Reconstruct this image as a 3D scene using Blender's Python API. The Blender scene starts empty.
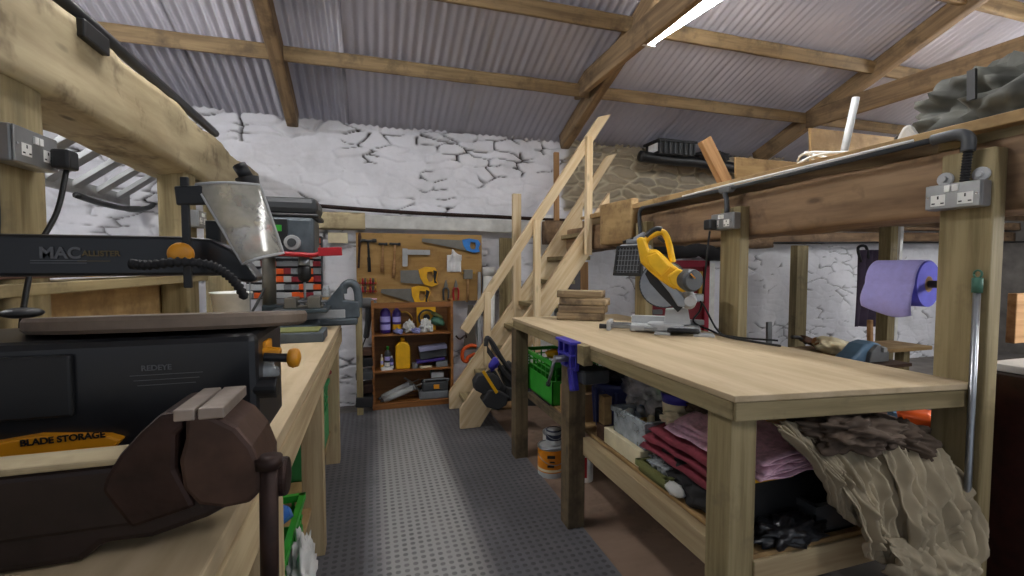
import bpy, bmesh, math, random
import numpy as np
from mathutils import Vector, Matrix, Euler, noise
R = math.radians
SC = bpy.context.scene; COL = SC.collection
V = Vector
# ------------------------------------------------------------------ camera, world, lights, exposure
FPX = 455.0; EYE = 1.25
pitch = math.atan(22/FPX); yaw = math.atan(140/math.hypot(FPX, 22))
cd = bpy.data.cameras.new('camera'); cam = bpy.data.objects.new('camera', cd); COL.objects.link(cam)
cam.location = (0, 0, EYE); cam.rotation_euler = (math.pi/2-pitch, 0, -yaw)
cd.sensor_width = 36; cd.lens = 36*FPX/1024; cd.clip_start = .02
SC.camera = cam
SC.view_settings.view_transform = 'Standard'; SC.view_settings.look = 'None'
SC.view_settings.gamma = 1; SC.view_settings.use_curve_mapping = False
SC.view_settings.exposure = 0.38
wd = bpy.data.worlds.new('world'); SC.world = wd; wd.use_nodes = True
wd.node_tree.nodes['Background'].inputs[0].default_value = (.80, .88, 1, 1)
wd.node_tree.nodes['Background'].inputs[1].default_value = .42
def area_light(name, loc, sx, sy, power, col=(1, .97, .93), rot=(0, 0, 0)):
    l = bpy.data.lights.new(name, 'AREA'); l.shape = 'RECTANGLE'; l.size = sx; l.size_y = sy
    l.energy = power; l.color = col
    o = bpy.data.objects.new(name, l); COL.objects.link(o); o.location = loc; o.rotation_euler = rot
    return o
TUBES = [((1.785, 1.985, 2.725), R(96.9), 34), ((-.55, 2.15, 2.98), R(90), 30), ((4.9, 1.9, 2.62), R(90), 34),
         ((3.0, .45, 1.50), R(20), 26), ((6.3, 2.3, 1.9), R(90), 26), ((-2.1, 2.2, 2.45), R(90), 14), ((1.5, -.9, 2.75), R(90), 9)]  # first is the lamp in view; the others are added off-view to brighten
for (l, a, pw) in TUBES:
    area_light('tube_or_fill_lamp', (l[0], l[1], l[2]-.06), 1.2, .07, pw*.6, rot=(0, 0, a))

# ------------------------------------------------------------------ pixel rays -> points on planes of the real room
fw = V((math.sin(yaw)*math.cos(pitch), math.cos(yaw)*math.cos(pitch), -math.sin(pitch)))
rt = V((math.cos(yaw), -math.sin(yaw), 0)); up_ = rt.cross(fw); EYEP = V((0, 0, EYE))
def ray(x, y): return fw*FPX + rt*(x-512) + up_*(288-y)
def PZ(x, y, z): d = ray(x, y); return EYEP + d*((z-EYE)/d.z)
def PY(x, y, Y): d = ray(x, y); return EYEP + d*(Y/d.y)
def PX(x, y, X): d = ray(x, y); return EYEP + d*(X/d.x)

# ------------------------------------------------------------------ materials
def lin(h):
    h = h.lstrip('#'); o = []
    for i in (0, 2, 4):
        c = int(h[i:i+2], 16)/255; o.append(c/12.92 if c <= .04045 else ((c+.055)/1.055)**2.4)
    return (o[0], o[1], o[2], 1)
MATS = {}
def newmat(name):
    m = bpy.data.materials.new(name); m.use_nodes = True; MATS[name] = m
    return m, m.node_tree.nodes, m.node_tree.links, m.node_tree.nodes['Principled BSDF']
def nz(n, l, vec, scale, detail=3, rough=.55):
    t = n.new('ShaderNodeTexNoise'); t.inputs['Scale'].default_value = scale
    t.inputs['Detail'].default_value = detail; t.inputs['Roughness'].default_value = rough
    if vec is not None: l.new(vec, t.inputs['Vector'])
    return t
def ramp(n, l, src, stops):
    r = n.new('ShaderNodeValToRGB'); e = r.color_ramp.elements
    e[0].position, e[0].color = stops[0]; e[1].position, e[1].color = stops[-1]
    for p, c in stops[1:-1]:
        x = e.new(p); x.color = c
    l.new(src, r.inputs[0]); return r
def mixc(n, l, fac, a, b, mode='MIX'):
    m = n.new('ShaderNodeMix'); m.data_type = 'RGBA'; m.blend_type = mode
    for s, v in ((m.inputs[0], fac), (m.inputs[6], a), (m.inputs[7], b)):
        if hasattr(v, 'type') and hasattr(v, 'node'): l.new(v, s)
        else: s.default_value = v
    return m.outputs[2]
def bump(n, l, b, src, strength, dist=.01):
    x = n.new('ShaderNodeBump'); x.inputs['Strength'].default_value = strength; x.inputs['Distance'].default_value = dist
    l.new(src, x.inputs['Height']); l.new(x.outputs[0], b.inputs['Normal'])
def plain(name, col, rough=.6, metal=0, var=.12, scale=14, bmp=.15):
    m, n, l, b = newmat(name); tc = n.new('ShaderNodeTexCoord')
    t = nz(n, l, tc.outputs['Object'], scale); c = lin(col)
    d = tuple(x*(1-var) for x in c[:3])+(1,); u = tuple(min(1, x*(1+var)) for x in c[:3])+(1,)
    r = ramp(n, l, t.outputs[0], [(.3, d), (.7, u)]); l.new(r.outputs[0], b.inputs['Base Color'])
    b.inputs['Roughness'].default_value = rough; b.inputs['Metallic'].default_value = metal
    if bmp: bump(n, l, b, t.outputs[0], bmp, .004)
    return m
def wood(name, ca, cb, stain=None, rough=.75, knots=.5, g=1.0, stainw=.45):
    """sawn timber, grain along the piece's own local X"""
    m, n, l, b = newmat(name); tc = n.new('ShaderNodeTexCoord')
    mp = n.new('ShaderNodeMapping'); mp.inputs['Scale'].default_value = (1.6, 26*g, 26*g)
    oi = n.new('ShaderNodeObjectInfo'); ad = n.new('ShaderNodeVectorMath'); ad.operation = 'ADD'
    ml = n.new('ShaderNodeMath'); ml.operation = 'MULTIPLY'; ml.inputs[1].default_value = 17
    l.new(oi.outputs['Random'], ml.inputs[0]); l.new(tc.outputs['Object'], ad.inputs[0]); l.new(ml.outputs[0], ad.inputs[1])
    l.new(ad.outputs[0], mp.inputs[0])
    t = nz(n, l, mp.outputs[0], 1.0, 5, .62)
    r = ramp(n, l, t.outputs[0], [(.34, lin(cb)), (.62, lin(ca))])
    col = r.outputs[0]
    vo = n.new('ShaderNodeTexVoronoi'); m2 = n.new('ShaderNodeMapping'); m2.inputs['Scale'].default_value = (2.2, 6, 6)
    l.new(ad.outputs[0], m2.inputs[0]); l.new(m2.outputs[0], vo.inputs['Vector']); vo.inputs['Scale'].default_value = 1.3
    kr = ramp(n, l, vo.outputs['Distance'], [(.05, (1, 1, 1, 1)), (.13, (0, 0, 0, 1))])
    kf = n.new('ShaderNodeMath'); kf.operation = 'MULTIPLY'; kf.inputs[1].default_value = knots; l.new(kr.outputs[0], kf.inputs[0])
    kc = tuple(x*.35 for x in lin(cb)[:3])+(1,)
    col = mixc(n, l, kf.outputs[0], col, kc)
    if stain:
        s = nz(n, l, ad.outputs[0], 5, 4, .7)
        sr = ramp(n, l, s.outputs[0], [(stainw, (0, 0, 0, 1)), (stainw+.2, (1, 1, 1, 1))])
        col = mixc(n, l, sr.outputs[0], col, lin(stain))
    hv = n.new('ShaderNodeHueSaturation'); mr = n.new('ShaderNodeMapRange'); l.new(oi.outputs['Random'], mr.inputs[0])
    mr.inputs[3].default_value = .9; mr.inputs[4].default_value = 1.08
    l.new(mr.outputs[0], hv.inputs['Value']); l.new(col, hv.inputs['Color']); l.new(hv.outputs[0], b.inputs['Base Color'])
    b.inputs['Roughness'].default_value = rough; bump(n, l, b, t.outputs[0], .35, .003)
    return m
wood('pine', '#bba883', '#9c8562', knots=.55)
wood('pine_pale', '#dcc8a4', '#c4a87e', knots=.5)
wood('pine_orange', '#b58c60', '#8f683f', knots=.6)
wood('treated', '#9c8d68', '#766846', stain='#6d6149', knots=.55, stainw=.55)
wood('treated_dark', '#7d6c50', '#574934', stain='#463b2c', knots=.6)
wood('purlin_wood', '#98805c', '#6d583d', stain='#5a4a36', stainw=.5)
wood('rafter_wood', '#8f7656', '#66513a', stain='#50402e', stainw=.52)
wood('old_beam', '#8f7457', '#6a523b', stain='#574433', knots=.7, g=.6, stainw=.5)
wood('cream_beam', '#b3a482', '#968666', stain='#64543b', knots=.9, g=.45, rough=.85, stainw=.52)
wood('plywood', '#bca98a', '#a99675', stain='#a08b6a', knots=.15, g=.5, stainw=.6)
wood('ply_dull', '#b59767', '#95764b', stain='#846843', knots=.5, g=.5)
wood('pegboard_ply', '#b8935a', '#9c7740', stain='#8a683a', knots=.4, g=.4, stainw=.55)
wood('mahogany', '#3a1c17', '#26110e', rough=.4, knots=0)
wood('oak_cabinet', '#9a6530', '#74461d', rough=.5, knots=.1)
wood('cabinet_back', '#7a5228', '#5d3b1b', rough=.6, knots=.05)
wood('hardboard', '#8f7866', '#7c6655', stain='#6c584a', knots=0, g=.15, stainw=.52)
wood('dark_board', '#5c4030', '#402b20', knots=.2)
wood('firewood', '#b09a78', '#6e5a42', stain='#4e4032', knots=.9, stainw=.48)
P_ = plain
P_('black_plastic', '#17181a', .45); P_('black_satin', '#1b1c1f', .3, bmp=0); P_('black_rubber', '#1e1e20', .8)
P_('dark_grey', '#3a3d40', .5); P_('mid_grey', '#6d7073', .5); P_('light_grey', '#a9abac', .5)
P_('socket_steel', '#8f9090', .38, .6, bmp=0); P_('steel', '#9a9ea2', .32, .85); P_('dull_steel', '#7a776f', .45, .8)
P_('rusty_iron', '#30201b', .55, .55, .4, 24, .5); P_('rust_brown', '#4b3830', .5, .5, .35, 16, .4); P_('vise_dark', '#241a18', .5, .35, .4, 18, .4); P_('worn_jaw', '#8b8077', .45, .5, .25, 20, .3)
P_('vise_grey', '#525a60', .45, .3, .25); P_('hammerite', '#3f4a50', .4, .3)
P_('yellow', '#e0a80c', .4, bmp=0); P_('saw_yellow', '#e3b117', .42, bmp=0); P_('amber_knob', '#cf8a16', .4); P_('red', '#a81420', .4, bmp=0)
P_('white_plastic', '#e4e4e0', .45, bmp=0); P_('white_paper', '#dcdcdc', .85); P_('cream', '#d9ceac', .6)
P_('green_plastic', '#2f9a2c', .45); P_('green_basket', '#3a9a5a', .5); P_('navy', '#363c6c', .45); P_('blue_bag', '#2f62a8', .35, var=.3)
P_('clamp_blue', '#35309a', .35); P_('saw_blue', '#2a78c4', .4); P_('light_blue', '#5f7f9c', .5); P_('orange', '#d9591c', .45)
P_('purple', '#3d2a7c', .4); P_('lilac_paper', '#a9a3df', .9, var=.05, scale=60, bmp=.5); P_('roll_side', '#5f5fc8', .9)
P_('pink_cloth', '#e0b6c8', .95, var=.2, scale=60, bmp=.6); P_('maroon_cloth', '#7c303c', .9, var=.2, scale=40, bmp=.4)
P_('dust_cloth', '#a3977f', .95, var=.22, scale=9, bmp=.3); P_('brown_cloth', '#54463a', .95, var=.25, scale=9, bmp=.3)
P_('tarp_grey', '#42433d', .8, var=.35, scale=6, bmp=.3); P_('apron_purple', '#4a3f52', .95); P_('grey_leather', '#2a2a2c', .7)
P_('glove_white', '#c9c9c5', .9); P_('glove_blue', '#8d90c0', .85); P_('green_tin', '#3f6a58', .6); P_('wall_black', '#15130f', .95)
P_('tin_orange', '#cf7f12', .4); P_('lid_navy', '#20253d', .4); P_('olive_tray', '#6d7040', .55); P_('brass', '#b08a3c', .35, .8)
P_('cardboard', '#9b7a54', .85); P_('dark_red', '#7c1420', .6); P_('red_panel', '#9e2038', .55); P_('dust', '#b9a888', .95)
P_('rope_white', '#d5d5d0', .8); P_('chrome', '#c9c9c9', .2, 1, bmp=0); P_('gold_letter', '#5e5030', .5, bmp=0); P_('grey_letter', '#5c5d60', .5, bmp=0)
P_('black_letter', '#101010', .5, bmp=0); P_('lilac_grey', '#8a8aa8', .5)
def glass(name, col, alpha, rough=.15):
    m, n, l, b = newmat(name); b.inputs['Base Color'].default_value = lin(col); b.inputs['Roughness'].default_value = rough
    b.inputs['Alpha'].default_value = alpha; tc = n.new('ShaderNodeTexCoord'); t = nz(n, l, tc.outputs['Object'], 22, 4)
    r = ramp(n, l, t.outputs[0], [(.35, (alpha*.7,)*3+(1,)), (.7, (min(1, alpha*1.35),)*3+(1,))]); l.new(r.outputs[0], b.inputs['Alpha'])
glass('clear_guard', '#b9b6aa', .55); glass('clear_box', '#c0c8cc', .5); glass('clear_bag', '#c6c2c4', .5, .3); glass('lamp_glass', '#555555', .6)
def emis(name, col, s):
    m, n, l, b = newmat(name); b.inputs['Emission Color'].default_value = lin(col); b.inputs['Emission Strength'].default_value = s
emis('tube_glow', '#ffffff', 42)
# painted rubble wall: colour from the height attributes of the real stones
def wallmat():
    m, n, l, b = newmat('rubble'); tc = n.new('ShaderNodeTexCoord')
    a = n.new('ShaderNodeAttribute'); a.attribute_name = 'crack'; s = n.new('ShaderNodeAttribute'); s.attribute_name = 'bare'
    sp = n.new('ShaderNodeAttribute'); sp.attribute_name = 'tone'
    t = nz(n, l, tc.outputs['Object'], 3.0, 6, .65); t2 = nz(n, l, tc.outputs['Object'], 28, 4, .6)
    paint = ramp(n, l, t.outputs[0], [(.25, lin('#cfcfd3')), (.5, lin('#e4e4e9')), (.75, lin('#ededf2'))]).outputs[0]
    spot = ramp(n, l, t2.outputs[0], [(.66, (0, 0, 0, 1)), (.75, (1, 1, 1, 1))]).outputs[0]
    paint = mixc(n, l, mixc(n, l, .25, (0, 0, 0, 1), spot), paint, lin('#8f8c86'))
    paint = mixc(n, l, a.outputs['Fac'], paint, lin('#3b342c'))
    st = ramp(n, l, sp.outputs['Fac'], [(.0, lin('#857a68')), (.5, lin('#a3967f')), (1, lin('#928c82'))]).outputs[0]
    st = mixc(n, l, t2.outputs[0], st, lin('#857a67'))
    st = mixc(n, l, a.outputs['Fac'], st, lin('#b5aa92'))
    l.new(mixc(n, l, s.outputs['Fac'], paint, st), b.inputs['Base Color'])
    b.inputs['Roughness'].default_value = .9; bump(n, l, b, t2.outputs[0], .4, .006)
wallmat()
def roofmat():
    m, n, l, b = newmat('roof_sheet'); tc = n.new('ShaderNodeTexCoord'); oi = n.new('ShaderNodeObjectInfo')
    t = nz(n, l, tc.outputs['Object'], 1.4, 5, .65); c = ramp(n, l, t.outputs[0], [(.3, lin('#c9c5cb')), (.7, lin('#d6d2d8'))]).outputs[0]
    l.new(c, b.inputs['Base Color']); b.inputs['Roughness'].default_value = .55
roofmat()
def matmat():
    m, n, l, b = newmat('rubber_mat'); tc = n.new('ShaderNodeTexCoord'); sx = n.new('ShaderNodeSeparateXYZ'); l.new(tc.outputs['Object'], sx.inputs[0])
    def mt(op, a, bb=None):
        x = n.new('ShaderNodeMath'); x.operation = op
        for i, q in enumerate((a, bb)):
            if q is None: continue
            if hasattr(q, 'node'): l.new(q, x.inputs[i])
            else: x.inputs[i].default_value = q
        return x.outputs[0]
    k = 2*math.pi/.036
    hole = mt('MULTIPLY', mt('ABSOLUTE', mt('SINE', mt('MULTIPLY', sx.outputs[0], k/2))), mt('ABSOLUTE', mt('SINE', mt('MULTIPLY', sx.outputs[1], k/2))))
    hr = ramp(n, l, hole, [(.52, (0, 0, 0, 1)), (.66, (1, 1, 1, 1))]).outputs[0]
    t = nz(n, l, tc.outputs['Object'], 2.2, 6, .7)
    base = ramp(n, l, t.outputs[0], [(.3, lin('#56565a')), (.7, lin('#727276'))]).outputs[0]
    # tube-light sheen and dust painted as a pale strip along the walkway
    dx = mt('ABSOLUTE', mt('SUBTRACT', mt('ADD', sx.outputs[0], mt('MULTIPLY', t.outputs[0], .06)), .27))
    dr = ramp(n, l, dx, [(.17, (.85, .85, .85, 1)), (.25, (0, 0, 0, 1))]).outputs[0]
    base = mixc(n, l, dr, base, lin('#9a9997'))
    f2 = nz(n, l, tc.outputs['Object'], 9, 3)
    hf = mt('MULTIPLY', hr, mt('ADD', mt('MULTIPLY', f2.outputs[0], .9), .15))
    l.new(mixc(n, l, hf, base, lin('#3a3a3d')), b.inputs['Base Color']); b.inputs['Roughness'].default_value = .55
    inv = mt('SUBTRACT', 1.0, hr); bump(n, l, b, inv, .5, .006)
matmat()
plain('table_iron', '#6f6154', .55, .2, .15, 20, .1); plain('concrete', '#6a6560', .9, 0, .3, 5, .4)

# ------------------------------------------------------------------ shapes
class S:
    def __init__(s): s.bm = bmesh.new(); s.th = 0
    def _faces(s, vs, fs):
        v = [s.bm.verts.new(p) for p in vs]
        for f in fs:
            try: s.bm.faces.new([v[i] for i in f])
            except ValueError: pass
        return s
    def box(s, lo, hi):
        x0, y0, z0 = lo; x1, y1, z1 = hi
        return s._faces([(x0,y0,z0),(x1,y0,z0),(x1,y1,z0),(x0,y1,z0),(x0,y0,z1),(x1,y0,z1),(x1,y1,z1),(x0,y1,z1)],
                        [(3,2,1,0),(4,5,6,7),(0,1,5,4),(1,2,6,5),(2,3,7,6),(3,0,4,7)])
    def obox(s, c, size, rot=(0,0,0)):
        m = Euler(rot).to_matrix(); c = V(c); h = V(size)/2
        P = [c+m@V((a*h.x, b*h.y, d*h.z)) for a,b,d in ((-1,-1,-1),(1,-1,-1),(1,1,-1),(-1,1,-1),(-1,-1,1),(1,-1,1),(1,1,1),(-1,1,1))]
        return s._faces(P, [(3,2,1,0),(4,5,6,7),(0,1,5,4),(1,2,6,5),(2,3,7,6),(3,0,4,7)])
    def beam(s, p0, p1, w, h, up=(0,0,1)):
        p0 = V(p0); p1 = V(p1); d = (p1-p0).normalized(); a = V(up)
        sd = d.cross(a).normalized(); u = sd.cross(d)
        P = []
        for p in (p0, p1):
            for a_, b_ in ((-1,-1),(1,-1),(1,1),(-1,1)): P.append(p+sd*a_*w/2+u*b_*h/2)
        return s._faces(P, [(0,1,2,3),(7,6,5,4),(0,4,5,1),(1,5,6,2),(2,6,7,3),(3,7,4,0)])
    def prism(s, pts, o, ux, uy, d):
        """2D outline extruded by d along ux x uy (centred)"""
        o = V(o); ux = V(ux).normalized(); uy = V(uy).normalized(); n = ux.cross(uy); k = len(pts)
        P = [o+ux*a+uy*b-n*d/2 for a, b in pts]+[o+ux*a+uy*b+n*d/2 for a, b in pts]
        return s._faces(P, [tuple(range(k-1,-1,-1)), tuple(range(k,2*k))]+[(i,(i+1)%k,(i+1)%k+k,i+k) for i in range(k)])
    def tube(s, pts, r, n=10, caps=True):
        pts = [V(p) for p in pts]; rr = r if isinstance(r, (list, tuple)) else [r]*len(pts)
        rings = []; prev = None
        for i, p in enumerate(pts):
            t = (pts[min(i+1, len(pts)-1)]-pts[max(i-1, 0)]).normalized()
            if prev is None:
                a = t.cross(V((0,0,1)))
                if a.length < .05: a = t.cross(V((1,0,0)))
            else: a = prev-t*prev.dot(t)
            a.normalize(); prev = a; b = t.cross(a)
            rings.append([s.bm.verts.new(p+(a*math.cos(q)+b*math.sin(q))*rr[i]) for q in [2*math.pi*k/n for k in range(n)]])
        for i in range(len(rings)-1):
            for k in range(n):
                s.bm.faces.new((rings[i][k], rings[i][(k+1)%n], rings[i+1][(k+1)%n], rings[i+1][k]))
        if caps and n > 2:
            s.bm.faces.new(rings[0][::-1]); s.bm.faces.new(rings[-1])
        return s
    def curve(s, pts, r, n=8, k=6):
        P = [V(p) for p in pts]; Q = [P[0]]+P+[P[-1]]; out = []
        for i in range(1, len(Q)-2):
            a, b, c, d = Q[i-1:i+3]
            for j in range(k):
                t = j/k
                out.append(.5*((2*b)+(c-a)*t+(2*a-5*b+4*c-d)*t*t+(3*b-a-3*c+d)*t**3))
        out.append(P[-1]); return s.tube(out, r, n)
    def cyl(s, p0, p1, r0, r1=None, n=20): return s.tube([p0, p1], [r0, r0 if r1 is None else r1], n)
    def lathe(s, prof, c, axis=(0,0,1), n=24):
        c = V(c); ax = V(axis).normalized(); a = ax.cross(V((0,0,1)))
        if a.length < .05: a = V((1,0,0))
        a.normalize(); b = ax.cross(a); rings = []
        for r, z in prof:
            rings.append([s.bm.verts.new(c+ax*z+(a*math.cos(q)+b*math.sin(q))*max(r, .0004)) for q in [2*math.pi*k/n for k in range(n)]])
        for i in range(len(rings)-1):
            for k in range(n): s.bm.faces.new((rings[i][k], rings[i][(k+1)%n], rings[i+1][(k+1)%n], rings[i+1][k]))
        s.bm.faces.new(rings[0][::-1]); s.bm.faces.new(rings[-1]); return s
    def blob(s, c, rad, rot=(0,0,0), amp=.15, fr=2.5, seed=0, sub=3, flat=None):
        m = Euler(rot).to_matrix(); c = V(c); t = bmesh.new(); bmesh.ops.create_icosphere(t, subdivisions=sub, radius=1)
        vs = []
        for v in t.verts:
            k = 1+amp*noise.noise(v.co*fr+V((seed*7.3, seed*3.1, seed)))+amp*.5*noise.noise(v.co*fr*2.7+V((seed, 5, 9)))
            p = v.co*k; p = V((p.x*rad[0], p.y*rad[1], p.z*rad[2])); p = m@p+c
            if flat is not None and p.z < flat: p.z = flat
            vs.append(p)
        t.verts.index_update()
        s._faces(vs, [tuple(v.index for v in f.verts) for f in t.faces]); t.free(); return s
    def grid(s, fn, nu, nv, thick=0):
        g = [[s.bm.verts.new(fn(i/nu, j/nv)) for j in range(nv+1)] for i in range(nu+1)]
        for i in range(nu):
            for j in range(nv): s.bm.faces.new((g[i][j], g[i+1][j], g[i+1][j+1], g[i][j+1]))
        s.th = thick; return s
    def xf(s, M):
        s.bm.transform(M); return s
    def crate(s, c, size, t=.006, rot=0, slots=True):
        """open crate with a rim, centre of base c"""
        x, y, z = size; b = S()
        b.box((-x/2,-y/2,0),(x/2,y/2,t))
        for sx in (-1, 1):
            b.box((min(sx*x/2, sx*(x/2-t)), -y/2, 0),(max(sx*x/2, sx*(x/2-t)), y/2, z*(.55 if slots else 1)))
            b.box((-x/2, min(sx*y/2, sx*(y/2-t)), 0),(x/2, max(sx*y/2, sx*(y/2-t)), z*(.55 if slots else 1)))
        if slots:
            for k in range(7):
                u = -x/2+x*(k+.5)/7; w = -y/2+y*(k+.5)/7
                for sg in (-1, 1):
                    b.obox((u, sg*(y/2-t/2), z*.72), (.009, t, z*.36)); b.obox((sg*(x/2-t/2), w, z*.72), (t, .009, z*.36))
            for zz in (.68, .82):
                for sg in (-1, 1):
                    b.obox((0, sg*(y/2-t/2), z*zz), (x, t, .007)); b.obox((sg*(x/2-t/2), 0, z*zz), (t, y, .007))
        for sg in (-1, 1):
            b.obox((0, sg*(y/2), z-.012), (x+.02, .018, .022)); b.obox((sg*(x/2), 0, z-.012), (.018, y+.02, .022))
        b.xf(Matrix.Translation(V(c)) @ Matrix.Rotation(rot, 4, 'Z'))
        me = bpy.data.meshes.new('tmp'); b.bm.to_mesh(me); s.bm.from_mesh(me); b.bm.free(); bpy.data.meshes.remove(me); return s

WM = {}
def _link(o, parent, world):
    COL.objects.link(o)
    if parent is not None:
        o.parent = parent; o.matrix_parent_inverse = Matrix.Identity(4); o.matrix_basis = WM[parent.name].inverted() @ world
    else: o.matrix_basis = world
    WM[o.name] = world
def props(o, label=None, cat=None, group=None, kind=None):
    for k, v in (('label', label), ('category', cat), ('group', group), ('kind', kind)):
        if v: o[k] = v
    return o
def thing(name, label, cat, loc=(0,0,0), group=None):
    o = bpy.data.objects.new(name, None); o.empty_display_size = .05
    _link(o, None, Matrix.Translation(V(loc))); return props(o, label, cat, group)
def finish(bm, name, mat, bevel, smooth, th=0):
    bmesh.ops.recalc_face_normals(bm, faces=bm.faces[:])
    me = bpy.data.meshes.new(name); bm.to_mesh(me); bm.free(); me.materials.append(MATS[mat])
    if smooth: me.polygons.foreach_set('use_smooth', [True]*len(me.polygons))
    o = bpy.data.objects.new(name, me)
    if th:
        b = o.modifiers.new('thickness', 'SOLIDIFY'); b.thickness = th; b.offset = 0
    if bevel:
        b = o.modifiers.new('bevel', 'BEVEL'); b.width = bevel; b.segments = 2; b.limit_method = 'ANGLE'; b.angle_limit = R(40)
    return o
def part(name, s, mat, parent, bevel=0, smooth=False, label=None, kind=None):
    s.bm.transform(WM[parent.name].inverted())
    o = finish(s.bm, name, mat, bevel, smooth, s.th)
    _link(o, parent, WM[parent.name].copy())
    if smooth == 'auto': pass
    return props(o, label, None, None, kind)
def solo(name, s, mat, label, cat, group=None, bevel=0, smooth=False, kind=None):
    s.bm.verts.ensure_lookup_table()
    xs = [v.co for v in s.bm.verts]
    lo = V([min(p[i] for p in xs) for i in range(3)]); hi = V([max(p[i] for p in xs) for i in range(3)])
    c = V(((lo.x+hi.x)/2, (lo.y+hi.y)/2, lo.z)); s.bm.transform(Matrix.Translation(-c))
    o = finish(s.bm, name, mat, bevel, smooth, s.th); _link(o, None, Matrix.Translation(c)); return props(o, label, cat, group, kind)
def frame_of(p0, p1, up=(0,0,1)):
    p0 = V(p0); p1 = V(p1); d = (p1-p0).normalized(); a = V(up)
    if abs(d.dot(a)) > .99: a = V((0,1,0))
    y = a.cross(d).normalized(); z = d.cross(y)
    M = Matrix((( d.x, y.x, z.x, p0.x), (d.y, y.y, z.y, p0.y), (d.z, y.z, z.z, p0.z), (0,0,0,1))); return M, (p1-p0).length
def plank(name, p0, p1, w, h, mat, parent=None, label=None, cat=None, group=None, up=(0,0,1), rough=0, bevel=.003, seg=0, kind=None, cut=(0,0)):
    """timber from p0 to p1; w across, h along 'up'; local X is the grain; rough>0 hews it; cut skews the ends"""
    M, L = frame_of(p0, p1, up); s = S()
    if rough:
        n = max(8, seg or int(L/.05)); ring = []
        m = 9
        base = []
        for (a, b), (c, d) in zip(((-1,-1),(1,-1),(1,1),(-1,1)), ((1,-1),(1,1),(-1,1),(-1,-1))):
            for k in range(m): t = k/m; base.append((a+(c-a)*t, b+(d-b)*t))
        sd = random.random()*50
        for i in range(n+1):
            x = L*i/n; r = []
            wav = noise.noise(V((x*1.3, sd, 0)))*rough*.8; wb = noise.noise(V((x*1.1, sd, 9)))*rough*.8
            for a, b in base:
                q = 1-.045*(abs(a)*abs(b))**4
                y = a*w/2*q; z = b*h/2*q; nn = noise.noise(V((x*3, y*8+sd, z*8)))*rough+noise.noise(V((x*14, y*25+sd, z*25)))*rough*.35
                l_ = math.hypot(y, z) or 1
                r.append(s.bm.verts.new((x, y+y/l_*nn+wav, z+z/l_*nn+wb)))
            ring.append(r)
        k = len(base)
        for i in range(n):
            for j in range(k): s.bm.faces.new((ring[i][j], ring[i][(j+1)%k], ring[i+1][(j+1)%k], ring[i+1][j]))
        s.bm.faces.new(ring[0][::-1]); s.bm.faces.new(ring[-1]); bevel = 0
    else:
        c0, c1 = cut
        P = [(c0*.5*h,-w/2,-h/2),(L+c1*.5*h,-w/2,-h/2),(L+c1*.5*h,w/2,-h/2),(c0*.5*h,w/2,-h/2),
             (-c0*.5*h,-w/2,h/2),(L-c1*.5*h,-w/2,h/2),(L-c1*.5*h,w/2,h/2),(-c0*.5*h,w/2,h/2)]
        s._faces(P, [(3,2,1,0),(4,5,6,7),(0,1,5,4),(1,2,6,5),(2,3,7,6),(3,0,4,7)])
    o = finish(s.bm, name, mat, bevel, bool(rough)); _link(o, parent, M); return props(o, label, cat, group, kind)
def text(name, body, size, mat, parent, M, ext=.0006, bold=0):
    cu = bpy.data.curves.new(name, 'FONT'); cu.body = body; cu.size = size; cu.extrude = ext; cu.align_x = 'LEFT'; cu.offset = bold
    t = bpy.data.objects.new('t', cu); me = bpy.data.meshes.new_from_object(t); bpy.data.objects.remove(t)
    me.materials.clear(); me.materials.append(MATS[mat]); o = bpy.data.objects.new(name, me); _link(o, parent, M); return o
def facing(p, out, upv=(0,0,1)):
    """matrix at p whose local Z is 'out' and local Y 'upv' (for lettering)"""
    z = V(out).normalized(); x = V(upv).cross(z).normalized(); y = z.cross(x)
    return Matrix(((x.x,y.x,z.x,p[0]),(x.y,y.y,z.y,p[1]),(x.z,y.z,z.z,p[2]),(0,0,0,1)))
def copy_thing(o, M, label=None, group=None):
    c = o.copy(); COL.objects.link(c); c.matrix_basis = M; WM[c.name] = M
    if label: c['label'] = label
    if group: c['group'] = group
    for ch in list(o.children):
        d = ch.copy(); COL.objects.link(d); d.parent = c
        for g in list(ch.children):
            e = g.copy(); COL.objects.link(e); e.parent = d
    return c
def struct(name, s, mat, bevel=0, smooth=False):
    o = finish(s.bm, name, mat, bevel, smooth); _link(o, None, Matrix.Identity(4)); o['kind'] = 'structure'; return o
random.seed(4)

# ================================================================== THE SHELL
def roofz(y): return 2.55+.38*(4.1-y) if y > .6 else 2.55+.38*3.5-.38*(.6-y)
def hsh(ix, iy, k):
    h = (ix.astype(np.int64)*374761393 + iy.astype(np.int64)*668265263 + k*2147483647) & 0xffffffff
    h = ((h ^ (h >> 13))*1274126177) & 0xffffffff; h = h ^ (h >> 16)
    return (h & 0xffffff)/float(0xffffff)
def vnoise(x, y, k=0):
    ix = np.floor(x); iy = np.floor(y); fx = x-ix; fy = y-iy; fx = fx*fx*(3-2*fx); fy = fy*fy*(3-2*fy)
    a = hsh(ix, iy, k); b = hsh(ix+1, iy, k); c = hsh(ix, iy+1, k); d = hsh(ix+1, iy+1, k)
    return (a*(1-fx)+b*fx)*(1-fy)+(c*(1-fx)+d*fx)*fy
def sm(a, b, x):
    t = np.clip((x-a)/(b-a), 0, 1); return t*t*(3-2*t)
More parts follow.
